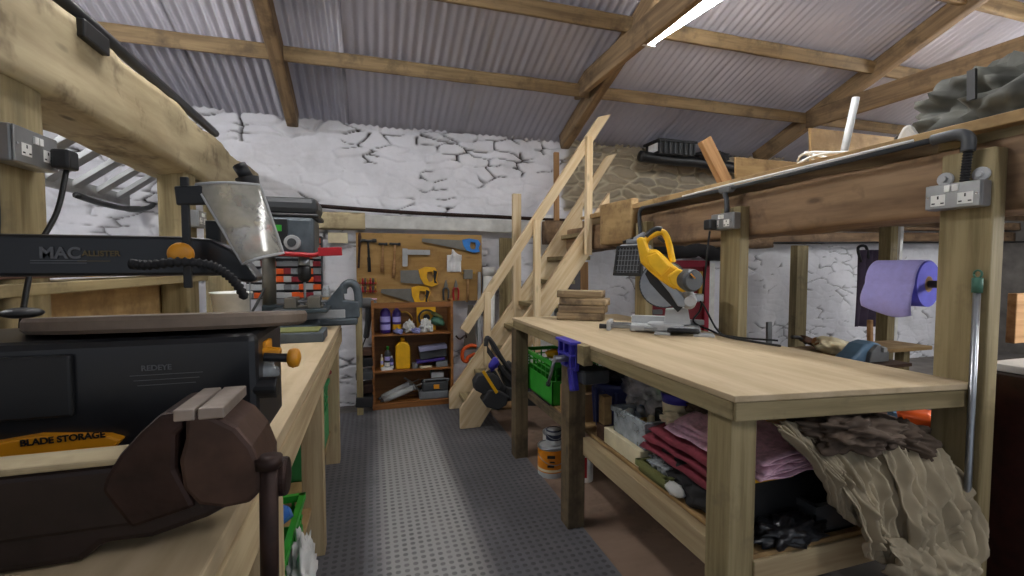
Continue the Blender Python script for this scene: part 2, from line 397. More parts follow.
def rubble_wall(name, x0, x1, z1, Yw, bare_from=99, bare_to=99, step=.0105, flip=None, flat_below=1.70):
    nx = int((x1-x0)/step); nzv = int(z1/step)
    X, Z = np.meshgrid(np.linspace(x0, x1, nx+1), np.linspace(0, z1, nzv+1))
    wx = X+.09*(vnoise(X*5, Z*5, 1)-.5)+.03*(vnoise(X*17, Z*17, 2)-.5)
    wz = Z+.07*(vnoise(X*4, Z*6, 3)-.5)+.025*(vnoise(X*15, Z*15, 4)-.5)
    cw, chh = .30, .078
    row = np.floor(wz/chh)
    d1 = np.full(X.shape, 9.); d2 = np.full(X.shape, 9.); idt = np.zeros(X.shape)
    for dr in (-1, 0, 1):
        rr = row+dr; sh = hsh(rr, rr*0, 7)*.6
        cx = np.floor(wx/cw+sh)
        for dc in (-1, 0, 1):
            cc = cx+dc
            px = (cc+.5+.85*(hsh(cc, rr, 5)-.5)-sh)*cw; pz = (rr+.5+.6*(hsh(cc, rr, 6)-.5))*chh
            d = np.sqrt(((wx-px)/3.0)**2+(wz-pz)**2)
            idn = hsh(cc, rr, 9); m = d < d1
            d2 = np.where(m, d1, np.minimum(d2, d)); idt = np.where(m, idn, idt); d1 = np.where(m, d, d1)
    e = d2-d1
    bare0 = sm(bare_from-.04, bare_from+.04, X)*sm(1.76, 1.84, Z)
    joint = 1-sm(.001, .011+.009*bare0, e)
    patch = vnoise(X*1.7, Z*2.6, 11)*.55+vnoise(X*6, Z*7, 12)*.45
    top = sm(z1-.45, z1-.08, Z)
    open_ = sm(.50-.24*top, .60-.24*top, patch)
    flat = 1-sm(flat_below-.02, flat_below+.02, Z)
    open_ = open_*(1-flat*.35)
    bare = sm(bare_from-.04, bare_from+.04, X+.12*(vnoise(X*5, Z*5, 21)-.5))*(1-sm(bare_to, bare_to+.1, X))*sm(1.78, 1.84, Z+.06*(vnoise(X*6, Z*3, 22)-.5))
    brk = sm(.36, .5, vnoise(X*8+3, Z*13, 31))
    crack = joint*open_*(brk*(1-bare)+bare)
    h = .007*(idt-.3)*(1-flat*.75)*(1-joint)+.005*(vnoise(X*9, Z*9, 13)-.5)+.014*(vnoise(X*2.3, Z*2.3, 14)-.5)*(1-flat*.5)
    h = h+sm(0, .02, e)*.004*(1-flat*.6)-crack*.05*(1-bare)-.002*joint+.007*bare*sm(0,.03,e)+top*.05*(idt-.5)*(1-joint)
    h = h+.012*(1-flat)-bare*joint*.012
    P = np.stack([X.ravel(), (Yw-h).ravel(), Z.ravel()], 1)
    if flip is not None: P = flip(P)
    me = bpy.data.meshes.new(name); i = np.arange((nx+1)*(nzv+1)).reshape(nzv+1, nx+1)
    F = np.stack([i[:-1,:-1], i[:-1,1:], i[1:,1:], i[1:,:-1]], -1).reshape(-1, 4)
    # closed box behind the relief
    nb = len(P); bk = np.array([(x0, Yw+.05, 0), (x1, Yw+.05, 0), (x1, Yw+.05, z1), (x0, Yw+.05, z1), (x0, Yw+.45, 0), (x1, Yw+.45, 0), (x1, Yw+.45, z1), (x0, Yw+.45, z1)])
    if flip is not None: bk = flip(bk)
    P = np.concatenate([P, bk]); bf = np.array([(0,1,2,3),(7,6,5,4),(0,4,5,1),(1,5,6,2),(2,6,7,3),(3,7,4,0)])+nb
    F = np.concatenate([F, bf])
    me.vertices.add(len(P)); me.vertices.foreach_set('co', P.ravel())
    me.loops.add(F.size); me.loops.foreach_set('vertex_index', F.ravel())
    me.polygons.add(len(F)); me.polygons.foreach_set('loop_start', np.arange(0, F.size, 4)); me.polygons.foreach_set('loop_total', np.full(len(F), 4))
    me.update()
    for nm, a in (('crack', np.where(bare > .5, joint, np.clip(crack*1.1, 0, 1))), ('bare', bare), ('tone', idt)):
        at = me.attributes.new(nm, 'FLOAT', 'POINT'); at.data.foreach_set('value', np.concatenate([a.ravel(), np.zeros(8)]))
    me.polygons.foreach_set('use_smooth', [True]*len(F)); me.materials.append(MATS['rubble']); me.validate()
    o = bpy.data.objects.new(name, me); _link(o, None, Matrix.Identity(4)); o['kind'] = 'structure'
rubble_wall('wall_back', -2.7, 8.8, 2.54, 4.27, 1.86, 8)
def turn(P): return np.stack([-2.7-(P[:,1]-0), P[:,0], P[:,2]], 1)
rubble_wall('wall_left', -2.6, 4.3, 2.9, 0, step=.03, flip=turn)
struct('wall_right', S().box((8.8, -2.6, 0), (9.0, 4.3, 3.8)), 'concrete')
struct('floor', S().box((-3, -2.6, -.1), (9, 4.8, 0)), 'concrete')
# roof sheets: real corrugations running down the slope, one lapped sheet every metre
def roof():
    s = S(); x = -3.2; k = 0
    while x < 9.2:
        x1 = x+1.03; n = 108; rows = []
        for (y, o) in ((4.75, 0), (.6, 0), (-2.9, 0)):
            rows.append([s.bm.verts.new((x+(x1-x)*i/n, y, roofz(y)+.008*math.cos(2*math.pi*(x+(x1-x)*i/n)/.066)+.006*(k % 2))) for i in range(n+1)])
        for a, b in zip(rows, rows[1:]):
            for i in range(n): s.bm.faces.new((a[i], a[i+1], b[i+1], b[i]))
        x += 1.0; k += 1
    bmesh.ops.solidify(s.bm, geom=s.bm.faces[:], thickness=.004)
    return s
struct('ceiling', roof(), 'roof_sheet', smooth=True)
RX = (-.60, 1.80, 4.15, 6.6)
PYS = (3.52, 2.90, 2.27, 1.62)
for i, y in enumerate(PYS):
    where = ['lowest purlin nearest the stone wall', 'second purlin up from the stone wall', 'third purlin up from the stone wall', 'fourth and highest purlin seen at top right'][i]
    plank('purlin', (-3.1, y, roofz(y)-.062), (9, y, roofz(y)-.062), .062, .10, 'purlin_wood', label='long brown timber under the roof sheets, %s' % where, cat='roof timber', group='purlins under the roof sheets', up=(0, -.36, 1) if y > .6 else (0, .36, 1), rough=.004, seg=160)
for i, x in enumerate(RX):
    lab = {0: 'short visible rafter at left, above the white stone wall', 1: 'sloping rafter in the middle, ending above the top of the staircase', 2: 'dark sloping rafter at right, behind the white plastic pipe'}.get(i, 'rafter of the corrugated roof furthest to the right')
    s_ = 1
    plank('rafter', (x, 4.14, roofz(4.14)-.085), (x, .6, roofz(.6)-.085), .085, .15, 'rafter_wood', label=lab, cat='roof timber', group='rafters', rough=.005, seg=60)
# collar ties
a = PX(585, 82, 1.73)
plank('collar_tie', (1.68, a.y+.05, 2.74), (1.68, .2, 2.74), .05, .17, 'rafter_wood', label='horizontal collar board on the middle rafter beside the lit tube', cat='roof timber', rough=.003, seg=40)
a = PX(808, 120, 4.05)
plank('collar_tie', (4.05, a.y, a.z), (4.05, .3, a.z-.02), .05, .17, 'rafter_wood', label='brown collar board on the right rafter above the white pipe', cat='roof timber', rough=.002, seg=30, up=(0,0,1))
# ------------------------------------------------------------------ strip lights (one in view, the rest unseen, added as fill)
names = ['lit white strip light hanging in view by the middle rafter', 'added unseen strip light high over the left bench', 'added unseen strip light in the right bay', 'added unseen strip light under the loft at right', 'added unseen strip light far along the right wall', 'added unseen strip light over the ladder at far left', 'added unseen strip light near the open front']
for (l, ang, pw), nm in zip(TUBES, names):
    t = thing('strip_or_fill_light', nm, 'light', (0, 0, 0), 'fluorescent strip lights')
    part('housing', S().box((-.62, -.03, 0), (.62, .03, .03)), 'white_plastic', t, .004)
    part('tube', S().cyl((-.60, 0, -.025), (.60, 0, -.025), .045, n=16), 'tube_glow', t, smooth=True)
    for sx in (-1, 1): part('end_cap', S().box((sx*.615-.012, -.045, -.07), (sx*.615+.012, .045, .018)), 'white_plastic', t, .003)
    for sx in (-1, 1): part('hanger', S().box((sx*.35-.006, -.002, .03), (sx*.35+.006, .002, .42 if l[2] > 2 else .10)), 'steel', t)
    t.matrix_basis = Matrix.Translation(V(l)) @ Matrix.Rotation(ang, 4, 'Z')

# floor coverings
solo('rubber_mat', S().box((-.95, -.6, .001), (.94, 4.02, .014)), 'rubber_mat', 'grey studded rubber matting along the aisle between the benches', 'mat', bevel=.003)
solo('hardboard_sheet', S().box((.945, -.4, .001), (1.52, 2.45, .006)), 'hardboard', 'brown hardboard sheet on the floor under the near part of the right bench', 'board')
solo('hardboard_sheet', S().box((.945, 2.456, .001), (1.9, 4.1, .006)), 'hardboard', 'paler brown hardboard sheet on the floor at the foot of the stairs', 'board')

# ================================================================== BACK WALL FITTINGS
def P3(x, y, Y): return PY(x, y, Y)
plank('lintel_board', (-.45, 4.19, 1.64), (1.85, 4.19, 1.62), .05, .12, 'glove_white', label='white painted board fixed along the wall above the tool board', cat='board', rough=.004, seg=40)
solo('water_pipe', S().curve([(-.5, 4.18, 1.76), (.3, 4.17, 1.725), (1.0, 4.17, 1.715), (1.84, 4.17, 1.70)], .017), 'rusty_iron', 'thin rusty pipe running level across the white stone wall', 'pipe', smooth=True)
plank('wall_plate', (4.15, 4.14, 1.56), (8.7, 4.14, 1.66), .12, .13, 'old_beam', label='long brown timber along the white wall under the loft, right side', cat='beam', rough=.008, seg=60)
plank('wall_plate', (4.3, 4.10, 1.70), (8.7, 4.10, 1.80), .14, .10, 'old_beam', label='upper brown timber on the white wall directly under the loft boards', cat='beam', rough=.012, seg=60)
solo('electric_conduit', S().tube([PY(742, 243, 3.98), PY(860, 242.5, 3.98), PY(1022, 242, 3.98), (8.9, 3.98, 1.62)], .012), 'black_plastic', 'thin black pipe running level along the far right wall', 'pipe')
# pale loft joist across the head of the stairs
plank('loft_joist', (1.665, 2.655, 1.55), (1.665, 3.08, 1.557), .055, .30, 'ply_dull', label='thick pale timber joist at the head of the stairs', cat='beam', rough=.003, seg=20)
plank('loft_beam', (1.55, 4.0, 1.56), (4.2, 4.0, 1.56), .16, .22, 'old_beam', label='dark curved old beam by the wall behind the stair head', cat='beam', rough=.02)
# tool board
t = thing('tool_board', 'plywood tool board fixed to the back wall, holding hammers and saws', 'tool board', (0.43, 4.2, .93))
L_, R_, T_, B_ = -.13, .99, 1.54, .925
part('panel', S().box((L_, 4.19, B_), (R_, 4.205, T_)), 'pegboard_ply', t, .001)
for (x, y) in [(370,243),(383,243),(395,243),(405,250),(423,252),(424,238),(478,241),(401,278),(432,276),(402,294),(452,253),(447,280),(455,279),(470,270),(360,236)]:
    p = PY(x, y, 4.19); part('nail', S().cyl(p, p+V((0,-.03,0)), .003, n=6), 'dull_steel', t)
YT = 4.165
def on(x, y, Y=YT): return PY(x, y, Y)
def hammer(px, top, bot, hw, claw, label, m='dark_grey', hx=0):
    p0 = on(px+hx, top); p1 = on(px, bot)
    t = thing('claw_hammer' if claw else 'pin_hammer', label, 'hammer', p1, 'hammers on the tool board')
    w = hw*.0095/2
    d = (p1-p0)
    if claw:
        s = S().curve([p0+V((-w, 0, -.012)), p0+V((-w*.6, 0, .006)), p0, p0+V((w*.55, 0, .004))], [.004]+[.012]*17+[.013], 8)
        s.cyl(p0+V((w*.5, 0, .004)), p0+V((w, 0, .004)), .017, n=12)
    else: s = S().cyl(p0+V((-w, 0, .002)), p0+V((w, 0, -.002)), .011, n=10).cyl(p0+V((w*.6,0,0)), p0+V((w,0,0)), .014, n=10)
    part('head', s, 'dark_grey', t, smooth=True)
    part('shaft', S().tube([p0, p0+d*.5, p0+d*.55, p1], [.008, .010, .014, .014], 8), m, t, smooth=True, label=('dark rubber grip and shaft' if claw else 'wooden handle'))
hammer(369.5, 241, 272, 15, 1, 'claw hammer with a dark rubber grip, leftmost on the tool board', 'black_rubber', -1.5)
hammer(382, 244, 272, 8, 0, 'small wooden hammer, middle of the three on the board', 'pine_orange', 1)
hammer(393.5, 244, 278, 10, 0, 'thin wooden pin hammer beside the steel square', 'pine_orange', 1.5)
t = thing('try_square', 'silver L-shaped try square hanging on the tool board', 'square', on(404, 266))
part('blade', S().beam(on(404.5, 252), on(430, 252.5), .006, .045), 'light_grey', t)
part('stock', S().beam(on(405, 248.5), on(405, 266.5), .045, .016, (0,1,0)), 'light_grey', t, .002)
def saw(name, tip, heel, wt, wh, label, mh, drop=0, handle=None):
    """tip, heel px; widths px at tip and heel; blade plane = wall"""
    s = 4.27/455*1.04
    a = on(*tip); b = on(*heel); d = (b-a).normalized(); u = V((0,0,1)); u = (u-d*u.dot(d)).normalized(); L = (b-a).length
    t = thing(name, label, 'saw', a)
    bl = [(0, wt*s/2), (0, -wt*s/2), (L, -wh*s*.62), (L, wh*s*.5)]
    part('blade', S().prism(bl, a, d, u, .003), 'dull_steel', t)
    h = wh*s
    outer = [(L-.05, h*.52), (L+.01, h*.75), (L+.10, h*.7), (L+.125, h*.3), (L+.11, -h*.25), (L+.13, -h*.6), (L+.07, -h*.8), (L+.0, -h*.62), (L-.035, -h*.1)]
    inner = [(L+.03, h*.35), (L+.075, h*.36), (L+.085, h*.05), (L+.078, -h*.36), (L+.045, -h*.42), (L+.025, -h*.1)]
    # handle with a real hand hole: strip between outer and inner loops
    n = 48; bm = S()
    def loop(P, k):
        Q = [V(p).to_2d() for p in P]; per = [0]
        for i in range(len(Q)): per.append(per[-1]+(Q[(i+1) % len(Q)]-Q[i]).length)
        out = []
        for j in range(k):
            tt = per[-1]*j/k; i = max(q for q in range(len(Q)) if per[q] <= tt)
            out.append(Q[i].lerp(Q[(i+1) % len(Q)], (tt-per[i])/(per[i+1]-per[i])))
        return out
    O = [(p[0], p[1]) for p in [(*q, 0) for q in outer]]; I = [(p[0], p[1]) for p in inner]
    A = loop([(x, y, 0) for x, y in O], n); Bq = loop([(x, y, 0) for x, y in I], n)
    # align by angle
    cx = sum(p.x for p in Bq)/n; cy = sum(p.y for p in Bq)/n
    A.sort(key=lambda p: math.atan2(p.y-cy, p.x-cx)); Bq.sort(key=lambda p: math.atan2(p.y-cy, p.x-cx))
    nn = d.cross(u); R4 = []
    for side in (-.011, .011):
        for P in (A, Bq): R4.append([bm.bm.verts.new(a+d*p.x+u*p.y+nn*side) for p in P])
    ao, bi, ao2, bi2 = R4
    for i in range(n):
        j = (i+1) % n
        for q in ((ao[i],ao[j],bi[j],bi[i]), (ao2[i],bi2[i],bi2[j],ao2[j]), (ao[i],ao2[i],ao2[j],ao[j]), (bi[i],bi[j],bi2[j],bi2[i])): bm.bm.faces.new(q)
    hd = part('handle', bm, mh, t, .003)
    if mh != 'saw_blue':
        part('grip', S().prism([(L+.082, h*.5), (L+.118, h*.4), (L+.104, -h*.3), (L+.12, -h*.55), (L+.09, -h*.5), (L+.084, 0)], a+nn*0, d, u, .026), 'black_rubber', t, .002)
    return t
saw('hand_saw', (422, 240), (467, 245), 3, 8.5, 'long panel saw with a light blue handle at the top right of the tool board', 'saw_blue')
saw('hand_saw', (400.5, 276.5), (424, 276.5), 11, 12, 'short handsaw with a yellow and black handle in the middle of the tool board', 'yellow')
saw('hand_saw', (381, 291), (416, 295), 3.5, 12, 'long handsaw with a yellow handle just above the cabinet', 'yellow')
t = thing('cloth_rag', 'white rag pinned to the right part of the tool board', 'cloth', on(454, 272)); 
part('rag', S().grid(lambda u, v: on(447+14*u+(1.5 if v < .3 else 0)*math.sin(u*9), 255-6*math.exp(-((u-.5)/.18)**2)*(1-v)+17*v, YT+.008-.014*math.sin(u*11+v*2)), 20, 14, .003), 'white_paper', t, smooth=True)
def pliers(px, ptop, pbot, m, label, name):
    a = on(px, ptop); b = on(px, pbot); t = thing(name, label, 'pliers', b, 'pliers on the tool board'); z = (a-b).length
    part('jaws', S().prism([(-.012,0),(-.016,.03),(-.004,.075),(.004,.075),(.016,.03),(.012,0)], b+V((0,0,z-.085)), (1,0,0), (0,0,1), .012), 'dull_steel', t, .002)
    for sg in (-1, 1):
        part('handle', S().curve([b+V((sg*.006,0,z-.08)), b+V((sg*.024,0,z*.45)), b+V((sg*.02,0,0))], .009, 8), m, t, smooth=True)
pliers(446, 279, 300, 'dark_grey', 'pliers with dark green-grey handles on the tool board', 'pliers')
pliers(456, 279, 300, 'red', 'pliers with bright red handles on the tool board', 'pliers')
t = thing('wooden_mallet', 'marking tool with a square wooden head at the right edge of the tool board', 'mallet', on(468, 303))
part('head', S().beam(on(468, 269.5), on(468, 279), .085, .03, (0,1,0)), 'dull_steel', t, .004)
part('shaft', S().tube([on(468, 278), on(467, 302)], .011, 8), 'pine_orange', t, smooth=True)
part('clip', S().beam(on(462, 273), on(475, 273), .02, .018), 'brass', t, .002)
t = thing('spirit_level', 'thin pale metal level standing upright beside the right edge of the tool board', 'level', on(479, 300))
part('bar', S().beam(on(479.5, 272), on(478.5, 375), .028, .02, (0,1,0)), 'light_grey', t, .002)
part('vial', S().beam(on(479.4, 300), on(479.2, 306), .014, .023, (0,1,0)), 'olive_tray', t)
t = thing('chisel', 'long dark file hanging at the top left of the tool board', 'file', on(359, 262))
part('blade', S().beam(on(359.5, 246), on(358.5, 268), .018, .008, (0,1,0)), 'rusty_iron', t)
part('handle', S().tube([on(359.8, 233), on(359.8, 236), on(359.5, 247)], [.009, .014, .011], 8), 'dark_board', t, smooth=True)
# rack of screwdriver bits
t = thing('drill_bit_rack', 'rack of small red and dark drill bits in two rows, left of the cabinet', 'rack', on(369, 302))
for zz in (281, 289, 297): part('rail', S().beam(on(358.5, zz+2), on(377, zz+2), .03, .012), 'red' if zz < 297 else 'pink_cloth', t, .002)
for r in (0, 1):
    for k in range(7):
        x = 360+k*2.6; part('bit', S().tube([on(x, 278+8*r, YT-.012), on(x, 281+8*r, YT-.012), on(x, 285+8*r, YT-.012)], [.006, .008, .004], 6), ['brass', 'red', 'dark_grey'][k % 3], t, smooth=True)
t = thing('heat_gun', 'grey power tool hanging on the wall below the bit rack', 'power tool', on(367, 335))
part('body', S().blob(on(367, 303), (.085, .05, .05), amp=.15, seed=3), 'mid_grey', t, smooth=True)
part('grip', S().curve([on(369, 305), on(368, 322), on(366, 338)], [.03]*6+[.026]*6+[.02], 10), 'dark_grey', t, smooth=True)
solo('power_cable', S().curve([on(366, 337), on(362, 350), on(368, 358), on(364, 366)], .006), 'black_plastic', 'black cable hanging below the grey power tool', 'cable', smooth=True)
for k, (a, b, c, r) in enumerate([((357, 352), (372, 351), 'dark_board', .035), ((357, 362), (373, 360), 'black_plastic', .05), ((356, 375), (373, 373), 'dark_grey', .045), ((358, 388), (373, 386), 'rusty_iron', .05), ((356, 400), (373, 400), 'black_rubber', .06)]):
    solo('timber_offcut', S().beam(PY(*a, 4.08-.02*k), PY(*b, 4.08-.02*k), .16, r*1.5), c, 'dark offcut left of the cabinet, %s of the pile' % ['topmost', 'second from the top', 'middle one', 'second from the bottom', 'lowest'][k], 'offcut', 'offcuts stacked left of the cabinet', bevel=.01)
# drain pipe + saw with orange handle right of the cabinet
solo('drain_pipe', S().cyl((PY(489, 262, 4.13).x, 4.13, 1.20), (PY(489, 262, 4.13).x, 4.13, .0), .055).cyl((PY(489, 262, 4.13).x, 4.13, 1.16), (PY(489, 262, 4.13).x, 4.13, 1.24), .062), 'white_plastic', 'white plastic drain pipe standing against the wall behind the stairs', 'pipe', smooth=True)
t = thing('hand_saw', 'handsaw hanging upright on the wall right of the cabinet, with an orange handle', 'saw', PY(470, 364, 4.15))
part('blade', S().prism([(0,0),(.13,0),(.10,.42),(.05,.42)], PY(463, 350, 4.16), (1,0,0), (0,0,1), .003), 'dull_steel', t)
hp = PY(470, 352, 4.15)
part('handle', S().curve([hp+V((.06,0,.05)), hp+V((.0,0,.06)), hp+V((-.065,0,.02)), hp+V((-.07,0,-.06)), hp+V((-.03,0,-.09)), hp+V((-.02,0,-.05)), hp+V((.05,0,-.02))], .017, 8), 'orange', t, smooth=True)
t = thing('wall_bracket', 'small dark iron hook on the wall right of the cabinet', 'hook', PY(461, 337, 4.2))
part('hook', S().curve([PY(456, 336, 4.18), PY(460, 339, 4.15), PY(466, 335, 4.15), PY(466, 341, 4.18)], .008), 'rusty_iron', t, smooth=True)

# ================================================================== CABINET WITH ITS THINGS
CF = 4.02
c0, c1 = PY(374, 409, CF).x, PY(452.5, 404, CF).x; CT = .935; CB = 4.22
t = thing('open_cabinet', 'low open wooden shelf cabinet standing under the tool board', 'cabinet', ((c0+c1)/2, CB, 0))
for x in (c0, c1): part('side_panel', S().box((x-.011, CF, .012), (x+.011, CB, CT+.02)), 'oak_cabinet', t, .002)
part('back_panel', S().box((c0, CB-.008, .03), (c1, CB, CT)), 'cabinet_back', t)
part('top_rail', S().box((c0+.011, CF, CT-.045), (c1-.011, CF+.018, CT)), 'oak_cabinet', t, .002)
ZS = [PY(412, 402, CF).z, PY(412, 370, CF).z, PY(412, 334, CF).z]
for z in ZS: part('shelf', S().box((c0+.011, CF+.003, z-.012), (c1-.011, CB-.008, z+.004)), 'oak_cabinet', t, .002)
part('plinth', S().box((c0+.011, CF+.01, .012), (c1-.011, CF+.025, ZS[0]-.012)), 'oak_cabinet', t)
z3 = ZS[2]+.005; z2 = ZS[1]+.005; z1_ = ZS[0]+.005
def xa(px, Y=CF+.08): return PY(px, 340, Y).x
def bottle(px, z, h, r, label, name='spray_bottle', body='purple', cap='red', lab='lilac_paper', Y=CF+.09):
    x = xa(px, Y); t = thing(name, label, 'bottle', (x, Y, z))
    part('body', S().lathe([(r*.9,0),(r,.01),(r,h*.68),(r*.85,h*.76),(r*.35,h*.83),(r*.33,h*.86)], (x,Y,z)), body, t, smooth=True)
    part('cap', S().lathe([(r*.42,h*.85),(r*.42,h*.97),(r*.36,h)], (x,Y,z)), cap, t, smooth=True)
    part('paper_label', S().lathe([(r*1.015,h*.12),(r*1.015,h*.3)], (x,Y,z)), lab, t)
    part('paper_label', S().lathe([(r*1.015,h*.38),(r*1.015,h*.56)], (x,Y,z)), 'lilac_paper', t)
    return t
bottle(385.5, z3, .265, .044, 'large purple bottle with red cap at the left of the top shelf', body='purple')
bottle(397, z3, .255, .036, 'slimmer purple spray bottle with pink top beside the large purple bottle', lab='yellow')
x = xa(420); t = thing('tape_reel', 'yellow square frame holding a round dark tape reel on the top shelf', 'reel', (x+.03, CB-.05, z3))
part('frame', S().box((x-.02, CB-.06, z3), (x+.15, CB-.03, z3+.215)), 'yellow', t, .004)
tor = S(); cc = V((x+.065, CB-.085, z3+.12)); tor.tube([cc+V((.07*math.cos(a), 0, .07*math.sin(a))) for a in [k*math.pi/12 for k in range(25)]], .009, 8)
part('reel', tor, 'dark_grey', t, smooth=True); part('spool', S().cyl(cc, cc+V((0,.03,0)), .03), 'black_plastic', t, .002)
tor = S(); cc = V((xa(402)+.02, CB-.04, z3+.10)); tor.tube([cc+V((.075*math.cos(a), 0, .075*math.sin(a))) for a in [k*math.pi/12 for k in range(25)]], .008, 8)
solo('wire_coil', tor, 'brass', 'brown ring of wire behind the white gloves on the top shelf', 'coil', smooth=True)
def gloves(px, dx, h, seed, label, m, Y=CF+.06):
    x = xa(px, Y); s = S().blob((x, Y, z3+h*.45), (dx, .045, h*.5), amp=.5, fr=2.2, seed=seed, sub=4, flat=z3)
    for k in range(4): s.curve([(x+dx*.3, Y-.02, z3+h*.4), (x+dx*(.7+.1*k), Y-.03, z3+h*(.15+.12*k)), (x+dx*(1.15-.1*k), Y-.035, z3+.012+.01*k)], [.011]*12+[.006], 6)
    solo('work_glove', s, m, label, 'glove', 'crumpled gloves on the top shelf', smooth=True)
gloves(409, .042, .11, 1, 'white crumpled work glove left of the middle on the top shelf', 'glove_white')
gloves(426, .05, .12, 4, 'white crumpled work glove in front of the tape reel', 'glove_white', CF+.05)
gloves(398, .03, .045, 6, 'pale blue glove lying low in front of the purple spray bottle', 'glove_blue', CF+.03)
gloves(415, .035, .05, 8, 'pale blue glove at the centre edge of the top shelf', 'glove_blue', CF+.03)
x = xa(437); solo('knee_pad', S().blob((x+.01, CF+.1, z3+.085), (.065, .05, .04), (0, .35, 0), .2, seed=5), 'green_tin', 'dark green knee pad at the right of the top shelf', 'pad', smooth=True)
solo('safety_goggles', S().blob((x, CF+.1, z3+.145), (.062, .035, .018), (0, .5, 0), .15, seed=9), 'olive_tray', 'yellowish goggles lying on the dark green pad', 'goggles', smooth=True)
# middle shelf
bottle(387.5, z2, .20, .028, 'slim bottle with lime green cap on the middle shelf', 'sealant_bottle', 'dark_grey', 'green_plastic', 'white_plastic')
bottle(381.5, z2, .13, .013, 'thin pale tube standing at the left of the middle shelf', 'sealant_tube', 'cream', 'white_plastic', 'yellow')
bottle(391.5, z2, .12, .016, 'small blue and white can beside the yellow jug', 'aerosol_can', 'navy', 'white_plastic', 'white_plastic', CF+.05)
solo('paper_stack', S().box((xa(381), CF+.02, z2), (xa(392), CF+.12, z2+.02)), 'white_paper', 'white folded paper at the front of the middle shelf', 'paper', bevel=.002)
x = xa(402.5); t = thing('jerry_jug', 'bright yellow plastic jug on the middle shelf of the cabinet', 'jug', (x, CF+.08, z2))
part('body', S().prism([(-.058,0),(.058,0),(.062,.02),(.062,.19),(.045,.225),(.018,.24),(-.018,.24),(-.045,.225),(-.062,.19),(-.062,.02)], (x, CF+.08, z2), (1,0,0), (0,0,1), .10), 'yellow', t, .012, smooth=False)
part('cap', S().lathe([(.018,.238),(.018,.268),(.012,.275)], (x, CF+.08, z2)), 'yellow', t, smooth=True)
a = PY(419, 358, CF+.05)
t = thing('shoe_box', 'dark box with a patterned grey lid edge, propped on the middle shelf', 'box', a+V((.1,0,-.05)))
part('box', S().obox((xa(432.5), CF+.10, z2+.125), (.235, .12, .085), (0, R(-5), 0)), 'dark_grey', t, .004)
part('lid', S().obox((xa(432.5), CF+.085, z2+.172), (.245, .13, .035), (0, R(-5), 0)), 'lilac_grey', t, .004)
solo('file_case', S().obox((xa(430), CF+.07, z2+.062), (.25, .10, .022), (0, R(-5), 0)), 'purple', 'dark purple flat case under the propped dark box', 'case', bevel=.004)
solo('tin', S().cyl((xa(414.5), CF+.05, z2), (xa(414.5), CF+.05, z2+.05), .028), 'mid_grey', 'small grey round tin right of the yellow jug', 'tin', bevel=.002)
solo('sanding_block', S().obox((xa(441), CF+.06, z2+.026), (.10, .07, .05), (0,0,0)), 'mid_grey', 'grey block at the right end of the middle shelf', 'block', bevel=.004)
solo('paper_booklet', S().obox((xa(425), CF+.04, z2+.009), (.10, .06, .014), (0,0,.2)), 'cream', 'pale booklet lying at the front of the middle shelf', 'booklet', bevel=.002)
# bottom shelf : two sealant guns and two grey cases
for k, (a, b, lab) in enumerate([((382, 397.5), (409, 384), 'silver sealant gun lying behind the other on the bottom shelf'), ((384, 400.5), (413, 387.5), 'silver sealant gun lying in front on the bottom shelf')]):
    Yk = CF+.12-.06*k; A = PY(*a, Yk); B = PY(*b, Yk); t = thing('sealant_gun', lab, 'sealant gun', A, 'sealant guns on the bottom shelf')
    part('barrel', S().cyl(A, B, .026), 'light_grey', t, smooth=True); part('nozzle', S().cyl(A, A-(B-A).normalized()*.035, .018, .008), 'dark_grey', t, smooth=True)
    part('collar', S().cyl(B, B+(B-A).normalized()*.02, .03), 'steel', t, smooth=True)
    d = (B-A).normalized(); part('plunger_rod', S().cyl(B, B+d*.10, .005, n=8), 'dull_steel', t)
    part('trigger', S().beam(B+d*.025, B+d*.045+V((.03,0,-.075)), .014, .012), 'dull_steel', t); part('hand_grip', S().beam(B+d*.03, B+d*.03+V((-.07,-.01,.05)), .016, .014), 'dull_steel', t)
t = thing('drill_case', 'black and grey tool case with an orange latch on the bottom shelf', 'tool case', (xa(435), CF+.09, z1_))
part('base', S().box((xa(418.5), CF+.02, z1_), (xa(447), CF+.17, z1_+.068)), 'mid_grey', t, .008)
part('lid', S().box((xa(421.5), CF+.025, z1_+.07), (xa(447), CF+.165, z1_+.150)), 'dark_grey', t, .008)
part('latch', S().box((xa(432.5), CF+.012, z1_+.09), (xa(438), CF+.026, z1_+.128)), 'amber_knob', t, .002)
part('handle', S().curve([(xa(424), CF+.03, z1_+.15), (xa(424), CF+.03, z1_+.172), (xa(446), CF+.03, z1_+.172), (xa(446), CF+.03, z1_+.15)], .008), 'mid_grey', t, smooth=True)
solo('small_case', S().box((xa(430.5), CF+.04, z1_+.185), (xa(443), CF+.14, z1_+.235)), 'light_grey', 'small light grey box on top of the black tool case', 'box', bevel=.004)

